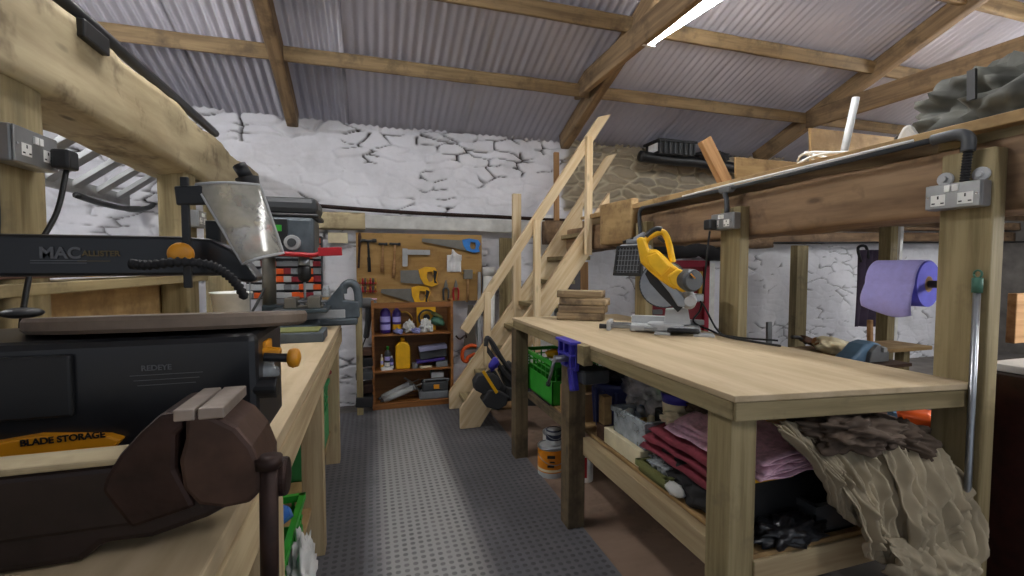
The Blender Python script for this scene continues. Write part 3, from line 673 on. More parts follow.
# ================================================================== LEFT SIDE: BEAM, POSTS, SERVICES
plank('main_beam', (-1.015, -.6, 1.895), (-1.015, 4.22, 1.865), .27, .29, 'cream_beam', label='massive rough cream-coloured beam above the left workbench', cat='beam', rough=.017, seg=130)
t = thing('cable_trunking', 'dark cable trunking with a silver strip lying along the top of the left cream beam', 'trunking', (-.9, .6, 2.06))
part('tray', S().tube([(-.92, 0, 2.085), (-.905, 1.0, 2.075), (-.90, 2.0, 2.065), (-.895, 3.2, 2.05)], .022, 8), 'black_plastic', t, smooth=True)
part('silver_strip', S().beam((-.925, 0, 2.115), (-.905, 3.2, 2.078), .028, .008), 'chrome', t)
q = PX(88, 34, -.89)
part('joint_cover', S().obox((-.89, q.y, q.z-.01), (.055, .15, .06)), 'black_plastic', t, .006)
def lpost(y, w, label, x=-.97, top=1.775):
    plank('timber_post', (x, y, .0), (x, y, top), .13, w, 'treated', label=label, cat='post', up=(0,1,0), rough=.003, seg=30)
lpost(1.60, .17, 'left timber post carrying the grey socket box')
lpost(2.84, .15, 'timber post behind the black saw guard, left side', -.98)
lpost(3.55, .12, 'far left timber post behind the drill press', -1.0)
plank('timber_post', (-1.0, 1.33, .91), (-1.0, 1.33, 1.77), .10, .09, 'pine_orange', label='orange timber upright at the left edge, in front of the socket post', cat='post', up=(0,1,0))
def socket(name, Mx, label, w=.146, h=.086, d=.045, plugs=(), side='socket_steel'):
    """faceplate looks along local +Z (facing matrix Mx at centre of the back)"""
    t = thing(name, label, 'socket', (0,0,0), 'double sockets')
    part('back_box', S().box((-w/2,-h/2,0),(w/2,h/2,d)), 'socket_steel', t, .006)
    part('faceplate', S().box((-w/2+.002,-h/2+.002,d),(w/2-.002,h/2-.002,d+.005)), 'socket_steel', t, .002)
    for sg in (-1, 1):
        cx = sg*w*.24
        o = part('outlet', S().box((cx-.018, -.026, d+.005), (cx+.018, .006, d+.0062)), 'white_plastic', t, .001)
        for dx, dy, ww, hh in ((0, 0, .004, .009), (-.011, -.017, .008, .004), (.011, -.017, .008, .004)):
            part('pin_hole', S().box((cx+dx-ww/2, dy-hh/2-.002, d+.0061), (cx+dx+ww/2, dy+hh/2-.002, d+.0068)), 'black_plastic', o)
        part('switch', S().box((sg*.009-.007, .012, d+.005), (sg*.009+.007, .031, d+.011)), 'white_plastic', t, .001)
    for sg in (-1, 1): part('screw', S().cyl((sg*w*.43, 0, d+.005), (sg*w*.43, 0, d+.0065), .0035, n=8), 'chrome', t)
    t.matrix_basis = Mx; WM[t.name] = Mx; return t
q = PX(48, 170, -.90)
socket('double_socket', facing((-.905, 1.55, 1.56), (1, 0, .0)), 'grey metal double socket on the left post with a black plug in it', w=.17, h=.095, d=.05)
t = thing('plug', 'black plug and lead in the left socket box', 'plug', (-.83, 1.62, 1.55))
part('body', S().box((-.845, 1.585, 1.52), (-.80, 1.635, 1.575)), 'black_plastic', t, .008)
part('lead', S().curve([(-.82, 1.61, 1.52), (-.83, 1.58, 1.40), (-.86, 1.54, 1.28), (-.87, 1.50, 1.12), (-.86, 1.46, .93)], .0065), 'black_plastic', t, smooth=True)
solo('power_cable', S().curve([(-.93, 1.36, 1.56), (-.91, 1.40, 1.55), (-.88, 1.44, 1.47), (-.88, 1.44, 1.3), (-.90, 1.40, 1.15), (-.88, 1.36, .93)], .0065), 'black_plastic', 'black cable looping down the orange upright at the left edge', 'cable', smooth=True)
socket('double_socket', facing((-.915, 2.84, 1.50), (1, 0, 0)), 'dark grey socket box on the far left post behind the guard', w=.12, h=.09)
# ladder hung on its side beneath the roof at the far left, with a black pipe
t = thing('ladder', 'aluminium ladder stored level along the left wall, seen under the cream beam', 'ladder', (-1.6, 2.8, 1.7))
def lp(Yy, k): return V((-1.75+.40*k, Yy, 1.74+.30*k))
for k in (0, 1): part('rail', S().beam(lp(1.9, k), lp(4.15, k), .03, .08), 'light_grey', t, .004)
for i in range(9): part('rung', S().beam(lp(2.0+.25*i, 0), lp(2.0+.25*i, 1), .085, .03), 'light_grey', t, .004)
solo('waste_pipe', S().curve([PX(76, 195, -1.62), PX(100, 203, -1.62), PX(130, 209, -1.62), PX(150, 207, -1.62), PX(156, 198, -1.66), PX(158, 186, -1.68)], [.018]*12+[.024]*3+[.018]*16, 10), 'black_plastic', 'short black pipe hanging just below the ladder at left', 'pipe', smooth=True)
# bench back board with shelf
plank('bench_backboard', (-1.06, .2, 1.03), (-1.06, 3.1, 1.03), .02, .27, 'ply_dull', label='plywood board standing along the back of the left workbench', cat='board')
t = thing('wall_shelf', 'narrow shelf of pale timber above the plywood back board, left side', 'shelf', (-1.0, 1.9, 1.17))
plank('shelf_board', (-.98, .4, 1.185), (-.98, 3.0, 1.185), .17, .035, 'treated', t)
plank('dark_board', (-.97, .9, 1.23), (-.97, 1.86, 1.23), .14, .03, 'dark_board', label='dark brown board lying on the shelf behind the scroll saw', cat='board')
plank('pale_board', (-.97, 1.90, 1.222), (-.95, 2.75, 1.222), .12, .02, 'pine_pale', label='thin pale board lying on the shelf right of the dark board', cat='board')
plank('bracket_timber', (-.88, 3.2, 1.545), (-.04, 3.2, 1.545), .08, .11, 'cream_beam', label='short rough timber crosspiece above the drill press', cat='timber', rough=.006)
plank('timber_post', (-.86, 3.24, .89), (-.86, 3.24, 1.76), .06, .05, 'treated', label='slim upright holding the rough crosspiece beside the drill press', cat='post', up=(0,1,0))
plank('timber_post', (-.11, 3.96, 0), (-.11, 3.96, 1.1), .05, .07, 'treated', label='slim timber post between the left bench and the wall', cat='post', up=(0,1,0))

# ================================================================== LEFT WORKBENCH
t = thing('workbench', 'long pine workbench along the left side, carrying the vise and scroll saw', 'workbench', (-.6, 1.4, 0))
plank('bench_top', (-.545, -.3, .873), (-.545, 3.12, .873), .70, .034, 'plywood', t, label='plywood top')
plank('front_rail', (-.2, -.3, .81), (-.2, 3.1, .81), .018, .09, 'pine', t)
plank('back_rail', (-.87, -.3, .80), (-.87, 3.1, .80), .045, .11, 'pine', t)
plank('end_rail', (-.84, 3.08, .80), (-.235, 3.08, .80), .045, .11, 'pine', t)
for y in (.0, 1.13, 2.08, 3.03):
    plank('leg', (-.252, y, .014), (-.252, y, .855), .085, .08, 'pine', t, up=(0,1,0))
    plank('leg', (-.85, y, .014), (-.85, y, .78), .09, .07, 'pine', t, up=(0,1,0))
plank('under_shelf', (-.56, .0, .22), (-.56, 3.05, .22), .60, .02, 'ply_dull', t)

# ------------------------------------------------------------------ scroll saw
SY = .95
def sy(x, y, Y=SY): return PY(x, y, Y)
t = thing('scroll_saw', 'black scroll saw with long upper arm on the left workbench', 'scroll saw', (-.45, .98, .89))
part('base', S().box((-.78, .86, .89), (-.24, 1.12, .925)), 'black_satin', t, .01)
bx1 = PY(258, 400, .86).x
body = part('body', S().prism([(-.80,.925),(bx1-.02,.925),(bx1,.95),(bx1,1.135),(-.80,1.135)], (0, .97, 0), (1,0,0), (0,0,1), .22), 'black_satin', t, .012)
part('side_panel', S().prism([(-.80,1.02),(-.44,1.02),(-.44,1.115),(-.80,1.115)], (0, .856, 0), (1,0,0), (0,0,1), .012), 'black_plastic', t, .004)
tb = part('storage_drawer', S().prism([(vx, vz) for vx, vz in [(-.80, PY(0,440,.853).z-.004)]+[(PY(x_, y_, .853).x, PY(x_, y_, .853).z) for x_, y_ in ((0,441),(40,434),(110,434),(124,438),(110,452),(60,458),(0,462))]+[(-.80, PY(0,462,.853).z)]], (0, .853, 0), (1,0,0), (0,0,1), .02), 'amber_knob', t, .003, label='yellow blade storage drawer')
text('lettering', 'BLADE STORAGE', .0135, 'black_letter', t, facing(PY(20, 446.5, .842), (0,-1,0)) @ Matrix.Rotation(R(1.5), 4, 'Z'), bold=.0004)
text('lettering', 'REDEYE', .012, 'grey_letter', t, facing(PY(141, 371, .858), (0,-1,0)), bold=.0002)
for k in range(3): part('print_line', S().obox(PY(167, 374+5*k, .859), (.1-.01*k, .001, .0008)), 'grey_letter', t)
# tilted oval table
tl_, tr_ = PY(40, 325, 1.02).x, PY(306, 325, 1.02).x
tc = V(((tl_+tr_)/2, 1.02, 1.146)); hw = (tr_-tl_)/2
s = S(); n = 56; ringT = []
for (rr, z) in ((.985, .012), (1, .006), (1, -.008), (.97, -.014)):
    ringT.append([s.bm.verts.new((hw*rr*math.copysign(abs(math.cos(a))**.8, math.cos(a)), .155*rr*math.copysign(abs(math.sin(a))**.8, math.sin(a)), z)) for a in [2*math.pi*k/n for k in range(n)]])
for a_, b_ in zip(ringT, ringT[1:]):
    for k in range(n): s.bm.faces.new((a_[k], b_[k], b_[(k+1)%n], a_[(k+1)%n]))
s.bm.faces.new(ringT[0]); s.bm.faces.new(ringT[-1][::-1])
s.xf(Matrix.Translation(tc) @ Matrix.Rotation(R(-4.5), 4, 'X'))
part('saw_table', s, 'table_iron', t, smooth=False, label='round brownish saw table, slightly tilted')
a = sy(178, 262); b = sy(178, 318)
part('blade', S().box((tc.x+.12, 1.0, 1.14), (tc.x+.1215, 1.005, 1.235)), 'steel', t)
# upper arm with curved nose
x0 = -.85; top = sy(150, 236).z; bot = sy(150, 276).z
pts = [(x0, bot), (x0, top), (sy(180, 236).x, top), (sy(212, 239).x, sy(212, 239).z), (sy(232, 249).x, sy(232, 249).z), (sy(248, 264).x, sy(248, 264).z), (sy(259, 279).x, sy(259, 279).z), (sy(252, 283).x, sy(252, 283).z), (sy(236, 281).x, sy(236, 281).z), (sy(225, 278).x, bot)]
part('upper_arm', S().prism(pts, (0, SY+.02, 0), (1,0,0), (0,0,1), .055), 'black_satin', t, .006)
text('lettering', 'MAC', .026, 'grey_letter', t, facing(PY(39, 258, .941), (0,-1,0)), bold=.0008)
text('lettering', 'ALLISTER', .013, 'gold_letter', t, facing(PY(82, 256, .941), (0,-1,0)), bold=.0003)
for y_ in (260.5, 263): part('print_line', S().obox(PY(59, y_, .941), (.075, .001, .0012)), 'grey_letter', t)
part('print_line', S().obox(PY(94, 261, .941), (.045, .001, .0012)), 'gold_letter', t)
# hold-down rod, knob, guard arm, clear guard, hose
Yr = .90
part('hold_down_rod', S().box((PY(181, 200, Yr).x, Yr-.004, PY(181, 288, Yr).z), (PY(189.5, 200, Yr).x, Yr+.004, PY(186, 177, Yr).z)), 'black_plastic', t, .002)
q = PY(181, 254, Yr-.02); part('clamp_knob', S().lathe([(.008,-.012),(.017,-.009),(.019,.002),(.017,.010),(.009,.013)], q, (.25,-1,0), 20), 'amber_knob', t, smooth=True)
part('guard_arm', S().beam(PY(176, 196, Yr), PY(211, 195, Yr), .012, .032), 'black_plastic', t, .003)
gp = [PY(190, 184, .87), PY(257, 184, .90), PY(283, 254, .93), PY(243, 265, .90), PY(226, 254, .88)]
g = S(); 
def gfn(u, v):
    top_ = PY(196, 184.5, .90).lerp(PY(260, 185, .93), u); bt = PY(243, 264, .87).lerp(PY(283, 253, .92), u)
    p = top_.lerp(bt, v); p.y -= .035*math.sin(math.pi*min(1, u*1.0))*(.6+.4*v); return p
g.grid(gfn, 14, 14, .003); part('clear_guard', g, 'clear_guard', t, smooth=True)
rim = [gfn(u/10, 0) for u in range(11)]+[gfn(1, v/10) for v in range(1, 11)]+[gfn(1-u/10, 1) for u in range(1, 11)]+[gfn(0, 1-v/10) for v in range(1, 11)]
part('guard_rim', S().tube(rim, .0028, 6), 'glass_rim' if 'glass_rim' in MATS else 'light_grey', t, smooth=True)
hs = S(); P = [PY(132, 264, .87), PY(150, 265, .86), PY(178, 262, .85), PY(205, 264, .86), PY(222, 271, .88), PY(236, 283, .90), PY(245, 298, .93)]
Q = [P[0]]+P+[P[-1]]; pl = []
for i in range(1, len(Q)-2):
    a_, b_, c_, d_ = Q[i-1:i+3]
    for j in range(12):
        u = j/12; pl.append(.5*((2*b_)+(c_-a_)*u+(2*a_-5*b_+4*c_-d_)*u*u+(3*b_-a_-3*c_+d_)*u**3))
hs.tube(pl, [.0068+.0018*math.cos(i*math.pi/1.5) for i in range(len(pl))], 10)
part('blower_hose', hs, 'black_rubber', t, smooth=True, label='black ribbed blower hose')
q = PY(246, 190, .97); part('tension_lever', S().cyl(PY(239, 165, .97), PY(247, 178, .97), .012).cyl(PY(247, 178, .97), PY(252, 196, .97), .02, .017), 'black_plastic', t, smooth=True)
part('arm_block', S().box((PY(209, 245, .99).x, .97, PY(209, 245, .99).z), (PY(224, 245, .99).x, 1.01, PY(209, 221, .99).z)), 'black_plastic', t, .003)
k0 = PY(18, 313, .93); part('adjusting_knob', S().blob(PY(22, 313, .84), (.025, .02, .008), amp=.02), 'black_plastic', t, smooth=True)
# yellow tilt knob assembly and dust port at the right of the body
part('tilt_bracket', S().obox(PY(262, 346, .93), (.025, .05, .022)).cyl(PY(258, 352, .91), PY(281, 353, .91), .010, n=14), 'amber_knob', t, .003)
part('spindle', S().cyl(PY(264, 357, .90), PY(290, 358, .90), .008, n=14), 'black_plastic', t)
part('tilt_knob', S().lathe([(.008,0),(.016,.003),(.018,.010),(.016,.017),(.009,.020)], PY(288, 358, .90), (1,-.15,0), 20), 'amber_knob', t, smooth=True, label='amber tilt knob')
part('dust_port', S().cyl(PY(250, 388, .88), PY(278, 387, .88), .0185, n=20), 'black_plastic', t, .002)
part('clear_port', S().blob(PY(262, 372, .92), (.028, .02, .02), amp=.2), 'clear_box', t, smooth=True)

# ------------------------------------------------------------------ old iron vise, near bench corner
t = thing('bench_vise', 'large rusty brown engineer vise bolted on the near corner of the left bench', 'vise', (-.38, .70, .89))
Yn = .655; dp = .105; Yc = Yn+dp/2
def vp(x, y): p = PY(x, y, Yn); return (p.x, p.z)
base = [vp(100, 548), vp(150, 542), vp(205, 522), vp(236, 505), vp(236, 484), vp(130, 484), vp(60, 515), (-.55, .93), (-.62, .91), (-.62, .892), (-.34, .892)]
base = [(x, max(z, .892)) for x, z in base]
part('base', S().prism(base, (0, Yc, 0), (1,0,0), (0,0,1), dp*.9), 'vise_dark', t, .012)
stat = [vp(100, 492), vp(104, 478), vp(118, 456), vp(140, 432), vp(160, 414), vp(182, 412), vp(183, 428), vp(176, 436), vp(176, 470), vp(196, 508), vp(130, 530)]
part('fixed_jaw', S().prism(stat, (0, Yc, 0), (1,0,0), (0,0,1), dp), 'rusty_iron', t, .006)
mov = [vp(184, 413), vp(211, 416), vp(236, 428), vp(252, 446), vp(262, 470), vp(262, 490), vp(250, 504), vp(225, 509), vp(198, 506), vp(182, 490), vp(178, 462), vp(184, 440)]
part('moving_jaw', S().prism(mov, (0, Yc, 0), (1,0,0), (0,0,1), dp), 'rust_brown', t, .006)
zt = vp(180, 412)[1]
part('jaw_plate', S().box((vp(158,0)[0], Yn-.002, zt-.012), (vp(181,0)[0], Yn+dp+.002, zt+.003)), 'worn_jaw', t, .002, label='worn pale jaw top')
part('jaw_plate', S().box((vp(184,0)[0], Yn-.002, zt-.012), (vp(212,0)[0], Yn+dp+.002, zt+.003)), 'worn_jaw', t, .002, label='worn pale jaw top')
zs = vp(0, 500)[1]
part('slide', S().box((-.85, Yn+.002, .93), (vp(118,0)[0], Yn+.075, vp(0, 480)[1])), 'vise_dark', t, .006)
hx = PY(278, 480, Yc-.02)
part('screw_boss', S().cyl((vp(250,0)[0], Yc-.02, hx.z+.005), (hx.x+.014, Yc-.02, hx.z+.005), .026, n=24), 'rusty_iron', t, .004)
part('handle_bar', S().cyl((hx.x-.006, Yc-.045, hx.z+.042), (hx.x-.010, Yc-.045, .70), .0115, n=14).cyl((hx.x-.006, Yc-.045, hx.z+.030), (hx.x-.006, Yc-.045, hx.z+.044), .017, n=14), 'rusty_iron', t, smooth=True)
plank('wood_block', (-.72, Yn+.03, vp(0, 480)[1]+.005), (vp(110,0)[0], Yn+.03, vp(0, 480)[1]+.005), .05, .009, 'cream_beam', label='thin pale wood piece lying on the rusty vise in front of the scroll saw', cat='wood block')

# ------------------------------------------------------------------ grey box, bucket, drill press, grey vise on the bench
t = thing('sharpening_box', 'long low grey box with a pale lid on the left bench behind the amber knob', 'box', (-.38, 2.4, .89))
part('body', S().box((-.60, 2.31, .89), (-.225, 2.52, .935)), 'vise_grey', t, .004)
part('lid', S().box((-.56, 2.34, .935), (-.25, 2.50, .943)), 'olive_tray', t, .003)
solo('white_bucket', S().lathe([(.075,0),(.095,.15),(.10,.15),(.10,.16),(.09,.16),(.072,.01)], PY(232, 318, 2.75)*1+V((0,0,-.02)), n=28), 'white_plastic', 'white plastic tub behind the saw table on the left bench', 'tub', smooth=True)
t = thing('drill_press', 'bench drill press with dark belt cover and red handle on the left bench', 'drill press', (-.5, 2.9, .89))
part('base', S().box((-.62, 2.68, .89), (-.30, 3.02, .925)), 'hammerite', t, .01)
part('column', S().cyl((-.565, 2.90, .92), (-.565, 2.90, 1.52), .036, n=24), 'dull_steel', t, smooth=True)
part('column_collar', S().lathe([(.075,0),(.06,.03),(.05,.07)], (-.565, 2.90, .92)), 'hammerite', t, smooth=True)
hd = part('head', S().box((-.56, 2.70, 1.30), (-.30, 2.98, 1.515)), 'vise_grey', t, .02)
cv = []
for k in range(24):
    a_ = 2*math.pi*k/24; cv.append((( .05 if math.cos(a_) > 0 else -.05)*0+math.cos(a_)*.17*(1), math.sin(a_)*.12))
part('belt_cover', S().box((-.66, 2.72, 1.535), (-.282, 3.02, 1.625)), 'dark_grey', t, .03)
part('cover_rim', S().box((-.665, 2.71, 1.512), (-.277, 3.03, 1.537)), 'black_plastic', t, .01)
sw = part('switch_plate', S().box((-.545, 2.688, 1.36), (-.43, 2.70, 1.50)), 'black_plastic', t, .003)
part('off_button', S().box((-.527, 2.68, 1.435), (-.497, 2.69, 1.468)), 'red', sw, .002); part('on_button', S().box((-.487, 2.68, 1.435), (-.457, 2.69, 1.468)), 'green_plastic', sw, .002)
part('depth_gauge', S().cyl((-.405, 2.66, 1.375), (-.405, 2.70, 1.375), .040, n=24), 'light_grey', t, .003)
part('gauge_hub', S().cyl((-.405, 2.65, 1.375), (-.405, 2.665, 1.375), .022, n=16), 'dark_grey', t, .002)
part('quill', S().cyl((-.365, 2.80, 1.23), (-.365, 2.80, 1.31), .03, n=20), 'steel', t, smooth=True)
part('chuck', S().lathe([(.018,0),(.034,.02),(.036,.06),(.036,.085),(.026,.10)], (-.365, 2.80, 1.16)), 'black_plastic', t, smooth=True)
part('drill_bit', S().cyl((-.365, 2.80, 1.02), (-.365, 2.80, 1.17), .007, n=10), 'steel', t)
part('feed_handle', S().curve([(-.47, 2.66, 1.315), (-.38, 2.655, 1.312), (-.30, 2.65, 1.308), (-.27, 2.65, 1.318)], .013).beam((-.275, 2.65, 1.325), (-.155, 2.65, 1.33), .03, .045), 'red', t, .004)
part('work_table', S().box((-.52, 2.70, .99), (-.24, 2.96, 1.015)), 'hammerite', t, .006)
part('table_bracket', S().box((-.60, 2.86, .96), (-.48, 2.95, 1.03)), 'hammerite', t, .01)
t = thing('drill_vise', 'small grey steel vise clamped on the drill press table', 'vise', (-.37, 2.8, 1.02))
part('jaw', S().box((-.46, 2.72, 1.016), (-.40, 2.86, 1.075)), 'dull_steel', t, .004); part('jaw', S().box((-.345, 2.72, 1.016), (-.28, 2.86, 1.08)), 'dull_steel', t, .004)
part('slide', S().box((-.47, 2.75, 1.016), (-.27, 2.83, 1.03)), 'dull_steel', t, .002); part('screw', S().cyl((-.41, 2.79, 1.05), (-.25, 2.79, 1.05), .009, n=10), 'steel', t)
solo('power_cable', S().curve([(-.55, 2.7, 1.13), (-.58, 2.66, 1.05), (-.63, 2.62, .95), (-.66, 2.6, .90)], .007), 'black_plastic', 'black cable hanging beside the drill press column', 'cable', smooth=True)
t = thing('bench_vise', 'grey painted bench vise with a round end, at the far left bench end', 'vise', (-.2, 3.0, .89))
part('bed', S().box((-.42, 2.92, .89), (-.09, 3.08, .93)), 'vise_grey', t, .01)
part('slide', S().box((-.42, 2.95, .93), (-.16, 3.05, .985)), 'light_grey', t, .006)
hp_ = [(-.30,.955),(-.26,1.02),(-.22,1.075),(-.19,1.12),(-.15,1.155),(-.115,1.16),(-.085,1.145),(-.068,1.10),(-.066,1.04),(-.08,.97),(-.10,.93),(-.30,.93)]
part('body', S().prism([(-.34,.93),(-.34,.985),(-.29,1.01),(-.24,1.07),(-.19,1.13),(-.172,1.14),(-.168,1.04),(-.08,1.03),(-.078,.93)], (0,3.0,0), (1,0,0), (0,0,1), .09), 'vise_grey', t, .008)
arc = [V((-.175, 3.0, 1.08)), V((-.170, 3.0, 1.12)), V((-.135, 3.0, 1.145)), V((-.10, 3.0, 1.125)), V((-.085, 3.0, 1.07)), V((-.085, 3.0, .99))]
part('ring_jaw', S().curve(arc, .026, 10), 'vise_grey', t, smooth=True)
solo('metal_offcuts', S().obox((-.33, 2.90, 1.0), (.09, .02, .015), (.1, .3, .4)), 'light_grey', 'small bright metal scrap lying on the grey vise slide', 'scrap')
bpy.data.objects['metal_offcuts'].matrix_basis = Matrix.Translation((-.33, 2.98, .987))
# parts organiser with orange bins on the far wall
ob = thing('parts_organiser', 'rack of small clear and orange drawers on the back wall behind the drill press', 'organiser', (-.7, 4.15, 1.0))
xl = PY(245, 280, 4.1).x; xr = PY(322, 280, 4.1).x
part('frame', S().box((xl, 4.13, .98), (xr, 4.22, 1.50)), 'dark_grey', ob, .004)
rr_ = random.Random(3)
for r in range(8):
    for c in range(10):
        x = xl+.01+(xr-xl-.02)*(c+.5)/10; z = .985+.064*r
        o = part('drawer', S().box((x-.029, 4.06+.02*rr_.random(), z+.006), (x+.029, 4.13, z+.045+.012*rr_.random())), rr_.choice(['orange', 'orange', 'light_grey', 'clear_box', 'dark_red', 'mid_grey', 'light_grey', 'green_plastic' if r == 2 and c == 5 else 'light_grey']), ob, .003)
solo('jam_jar', S().lathe([(.03,0),(.032,.01),(.032,.07),(.026,.08),(.026,.095)], PY(326, 297, 4.1)), 'clear_box', 'small glass jar of screws by the wall behind the grey vise', 'jar', smooth=True)
solo('jar_shelf', S().box((PY(318, 298, 4.1).x, 4.03, PY(326, 297, 4.1).z-.02), (PY(336, 298, 4.1).x, 4.22, PY(326, 297, 4.1).z)), 'ply_dull', 'tiny wooden ledge carrying the glass jar on the back wall', 'ledge')
solo('wall_plate_box', S().obox(PY(338, 238, 4.2), (.16, .03, .09)), 'cream', 'pale box fixed on the white wall above the red drill handle', 'box', bevel=.005)

# ------------------------------------------------------------------ under the left bench
t = thing('green_crate', 'bright green slotted crate under the near end of the left bench', 'crate', (-.42, 1.35, .25))
part('shell', S().crate((-.44, 1.45, .23), (.40, .44, .24)), 'green_plastic', t)
solo('blue_bag', S().blob((-.42, 1.42, .46), (.15, .17, .12), amp=.5, fr=2.4, seed=2, sub=4), 'blue_bag', 'crumpled blue plastic bag in the near green crate', 'bag', smooth=True)
solo('plastic_bag', S().blob((-.21, 1.42, .33), (.035, .10, .12), amp=.5, fr=3, seed=7, sub=4), 'glove_white', 'pale crumpled plastic bag hanging over the crate side', 'bag', smooth=True)
t = thing('sander', 'dark power tool with an orange ring stored under the left bench', 'power tool', (-.4, 1.85, .5))
part('body', S().cyl((-.62, 1.72, .55), (-.33, 1.72, .55), .05), 'dark_grey', t, smooth=True)
part('ring', S().cyl((-.33, 1.72, .55), (-.295, 1.72, .55), .072), 'orange', t, .006)
part('handle', S().cyl((-.60, 1.72, .50), (-.35, 1.72, .42), .026), 'black_plastic', t, smooth=True)
solo('storage_tub', S().crate((-.62, 1.75, .23), (.5, .40, .19), slots=False), 'black_plastic', 'black tub under the left bench below the orange-ringed tool', 'tub')
t = thing('green_basket', 'green mesh basket under the far end of the left bench', 'basket', (-.4, 2.6, .23))
part('shell', S().crate((-.455, 2.62, .23), (.38, .62, .34)), 'green_basket', t)
cn = dict(dark_red='dark red', dark_grey='charcoal', light_grey='pale grey', black_plastic='black', mid_grey='mid grey', navy='navy blue', amber_knob='amber')
for r_, rn in enumerate(('near end', 'middle', 'far end')):
    for k, m in enumerate(cn):
        p = V((-.33-.03*(k % 3), 2.38+.19*r_+.024*k, .60+.012*k))
        o = solo('hand_tool', S().cyl(p, p+V((random.uniform(.0,.09), random.uniform(-.10,.10), random.uniform(-.02,.05))), random.uniform(.01,.02), n=8), m, '%s tool heaped at the %s of the green basket under the left bench' % (cn[m], rn), 'tool', 'tools heaped over the green basket', smooth=True)
solo('toolbox', S().box((-.80, 2.3, .23), (-.66, 2.95, .62)), 'black_plastic', 'black toolbox far back under the left bench', 'toolbox', bevel=.02)
solo('storage_tub', S().crate((-.45, .5, .23), (.5, .6, .3), slots=False), 'navy', 'dark tub under the left bench below the rusty vise', 'tub')

# ================================================================== RIGHT SIDE: BEAM, POSTS, LOFT
plank('main_beam', (1.83, .0, 1.515), (1.83, 4.15, 1.475), .26, .205, 'old_beam', label='massive old brown beam over the right bench, holding up the loft', cat='beam', rough=.014, seg=110)
t = thing('loft_floor', 'loft floor of boards lying over the right beam, its pale edge facing the aisle', 'loft floor', (3, 2, 1.63))
plank('edge_board', (1.67, .2, 1.652), (1.67, 3.3, 1.640), .05, .032, 'ply_dull', t)
plank('boards', (3.5, .2, 1.655), (3.5, 3.55, 1.655), 3.6, .022, 'ply_dull', t)
for k in range(6): plank('joist', (1.98, .45+.6*k, 1.622), (5.2, .45+.6*k, 1.622), .05, .04, 'old_beam', t)
plank('packing_timber', (1.73, .55, 1.622), (1.73, .99, 1.622), .06, .03, 'treated', label='flat timber block between the brown beam and loft edge, above the near socket', cat='timber')
def rpost(y, w, top, label, d=.055, x=1.672, m='treated'):
    plank('timber_post', (x, y, 0), (x, y, top), w, d, m, label=label, cat='post', up=(1,0,0), rough=0, bevel=.004)
rpost(.883, .125, 1.58, 'wide near timber post at the right bench end, socket near its top')
rpost(1.79, .125, 1.53, 'middle timber post behind the yellow mitre saw, carrying a socket')
rpost(2.55, .12, 1.53, 'far timber post on the right, behind the floodlight')
s1 = socket('double_socket', facing((1.642, .89, 1.452), (-1, 0, 0)), 'grey metal double socket on the near right post', w=.134, h=.074, d=.042)
s2 = socket('double_socket', facing((1.642, 1.79, 1.462), (-1, 0, 0)), 'grey metal double socket on the middle right post, black plug in it', w=.14, h=.078, d=.045)
for sgn in (-1, 1): part('fixing_lug', S().cyl((1.645, .89+sgn*.042-.0, 1.508), (1.636, .89+sgn*.042, 1.508), .020, n=18).cyl((1.64, .89+sgn*.042, 1.508), (1.628, .89+sgn*.042, 1.508), .009, n=6), 'light_grey', s1, .001)
t = thing('electric_conduit', 'black electric conduit running along the right beam down to the sockets', 'conduit', (1.61, 1.7, 1.6))
part('pipe', S().tube([(1.625, .93, 1.630), (1.625, 1.7, 1.618), (1.625, 2.5, 1.615)], .0095, 12), 'dark_grey', t, smooth=True)
part('elbow', S().curve([(1.625, .96, 1.630), (1.625, .90, 1.630), (1.622, .872, 1.612), (1.62, .870, 1.575)], .0165, 12), 'dark_grey', t, smooth=True)
part('flexible_hose', S().tube([(1.622, .870-.0005*i+.018*i/24, 1.585-.095*i/24) for i in range(25)], [.009+.003*(i % 2) for i in range(25)], 12), 'black_rubber', t)
part('drop_pipe', S().curve([(1.625, 1.79, 1.617), (1.622, 1.80, 1.59), (1.622, 1.79, 1.56), (1.622, 1.79, 1.50)], .012), 'dark_grey', t, smooth=True)
part('tee', S().cyl((1.625, 1.76, 1.617), (1.625, 1.83, 1.617), .020), 'mid_grey', t, .003)
part('drop_pipe', S().curve([(1.625, 2.5, 1.615), (1.622, 2.53, 1.59), (1.622, 2.53, 1.52), (1.622, 2.52, 1.44)], .012), 'dark_grey', t, smooth=True)
solo('grey_cable', S().curve([(1.605, 1.0, 1.637), (1.603, 1.4, 1.632), (1.605, 1.8, 1.63), (1.61, 2.1, 1.625)], .005), 'rope_white', 'thin pale cable lying along the conduit on the right beam', 'cable', smooth=True)
t = thing('plug', 'black plug and dangling lead in the middle right socket', 'plug', (1.57, 1.84, 1.45))
part('body', S().box((1.55, 1.815, 1.425), (1.592, 1.865, 1.475)), 'black_plastic', t, .008)
part('lead', S().curve([(1.57, 1.84, 1.42), (1.565, 1.85, 1.3), (1.575, 1.88, 1.15), (1.60, 1.93, 1.03), (1.55, 1.92, .97), (1.60, 1.85, .93), (1.57, 1.70, .922), (1.60, 1.45, .922)], .005), 'black_plastic', t, smooth=True)
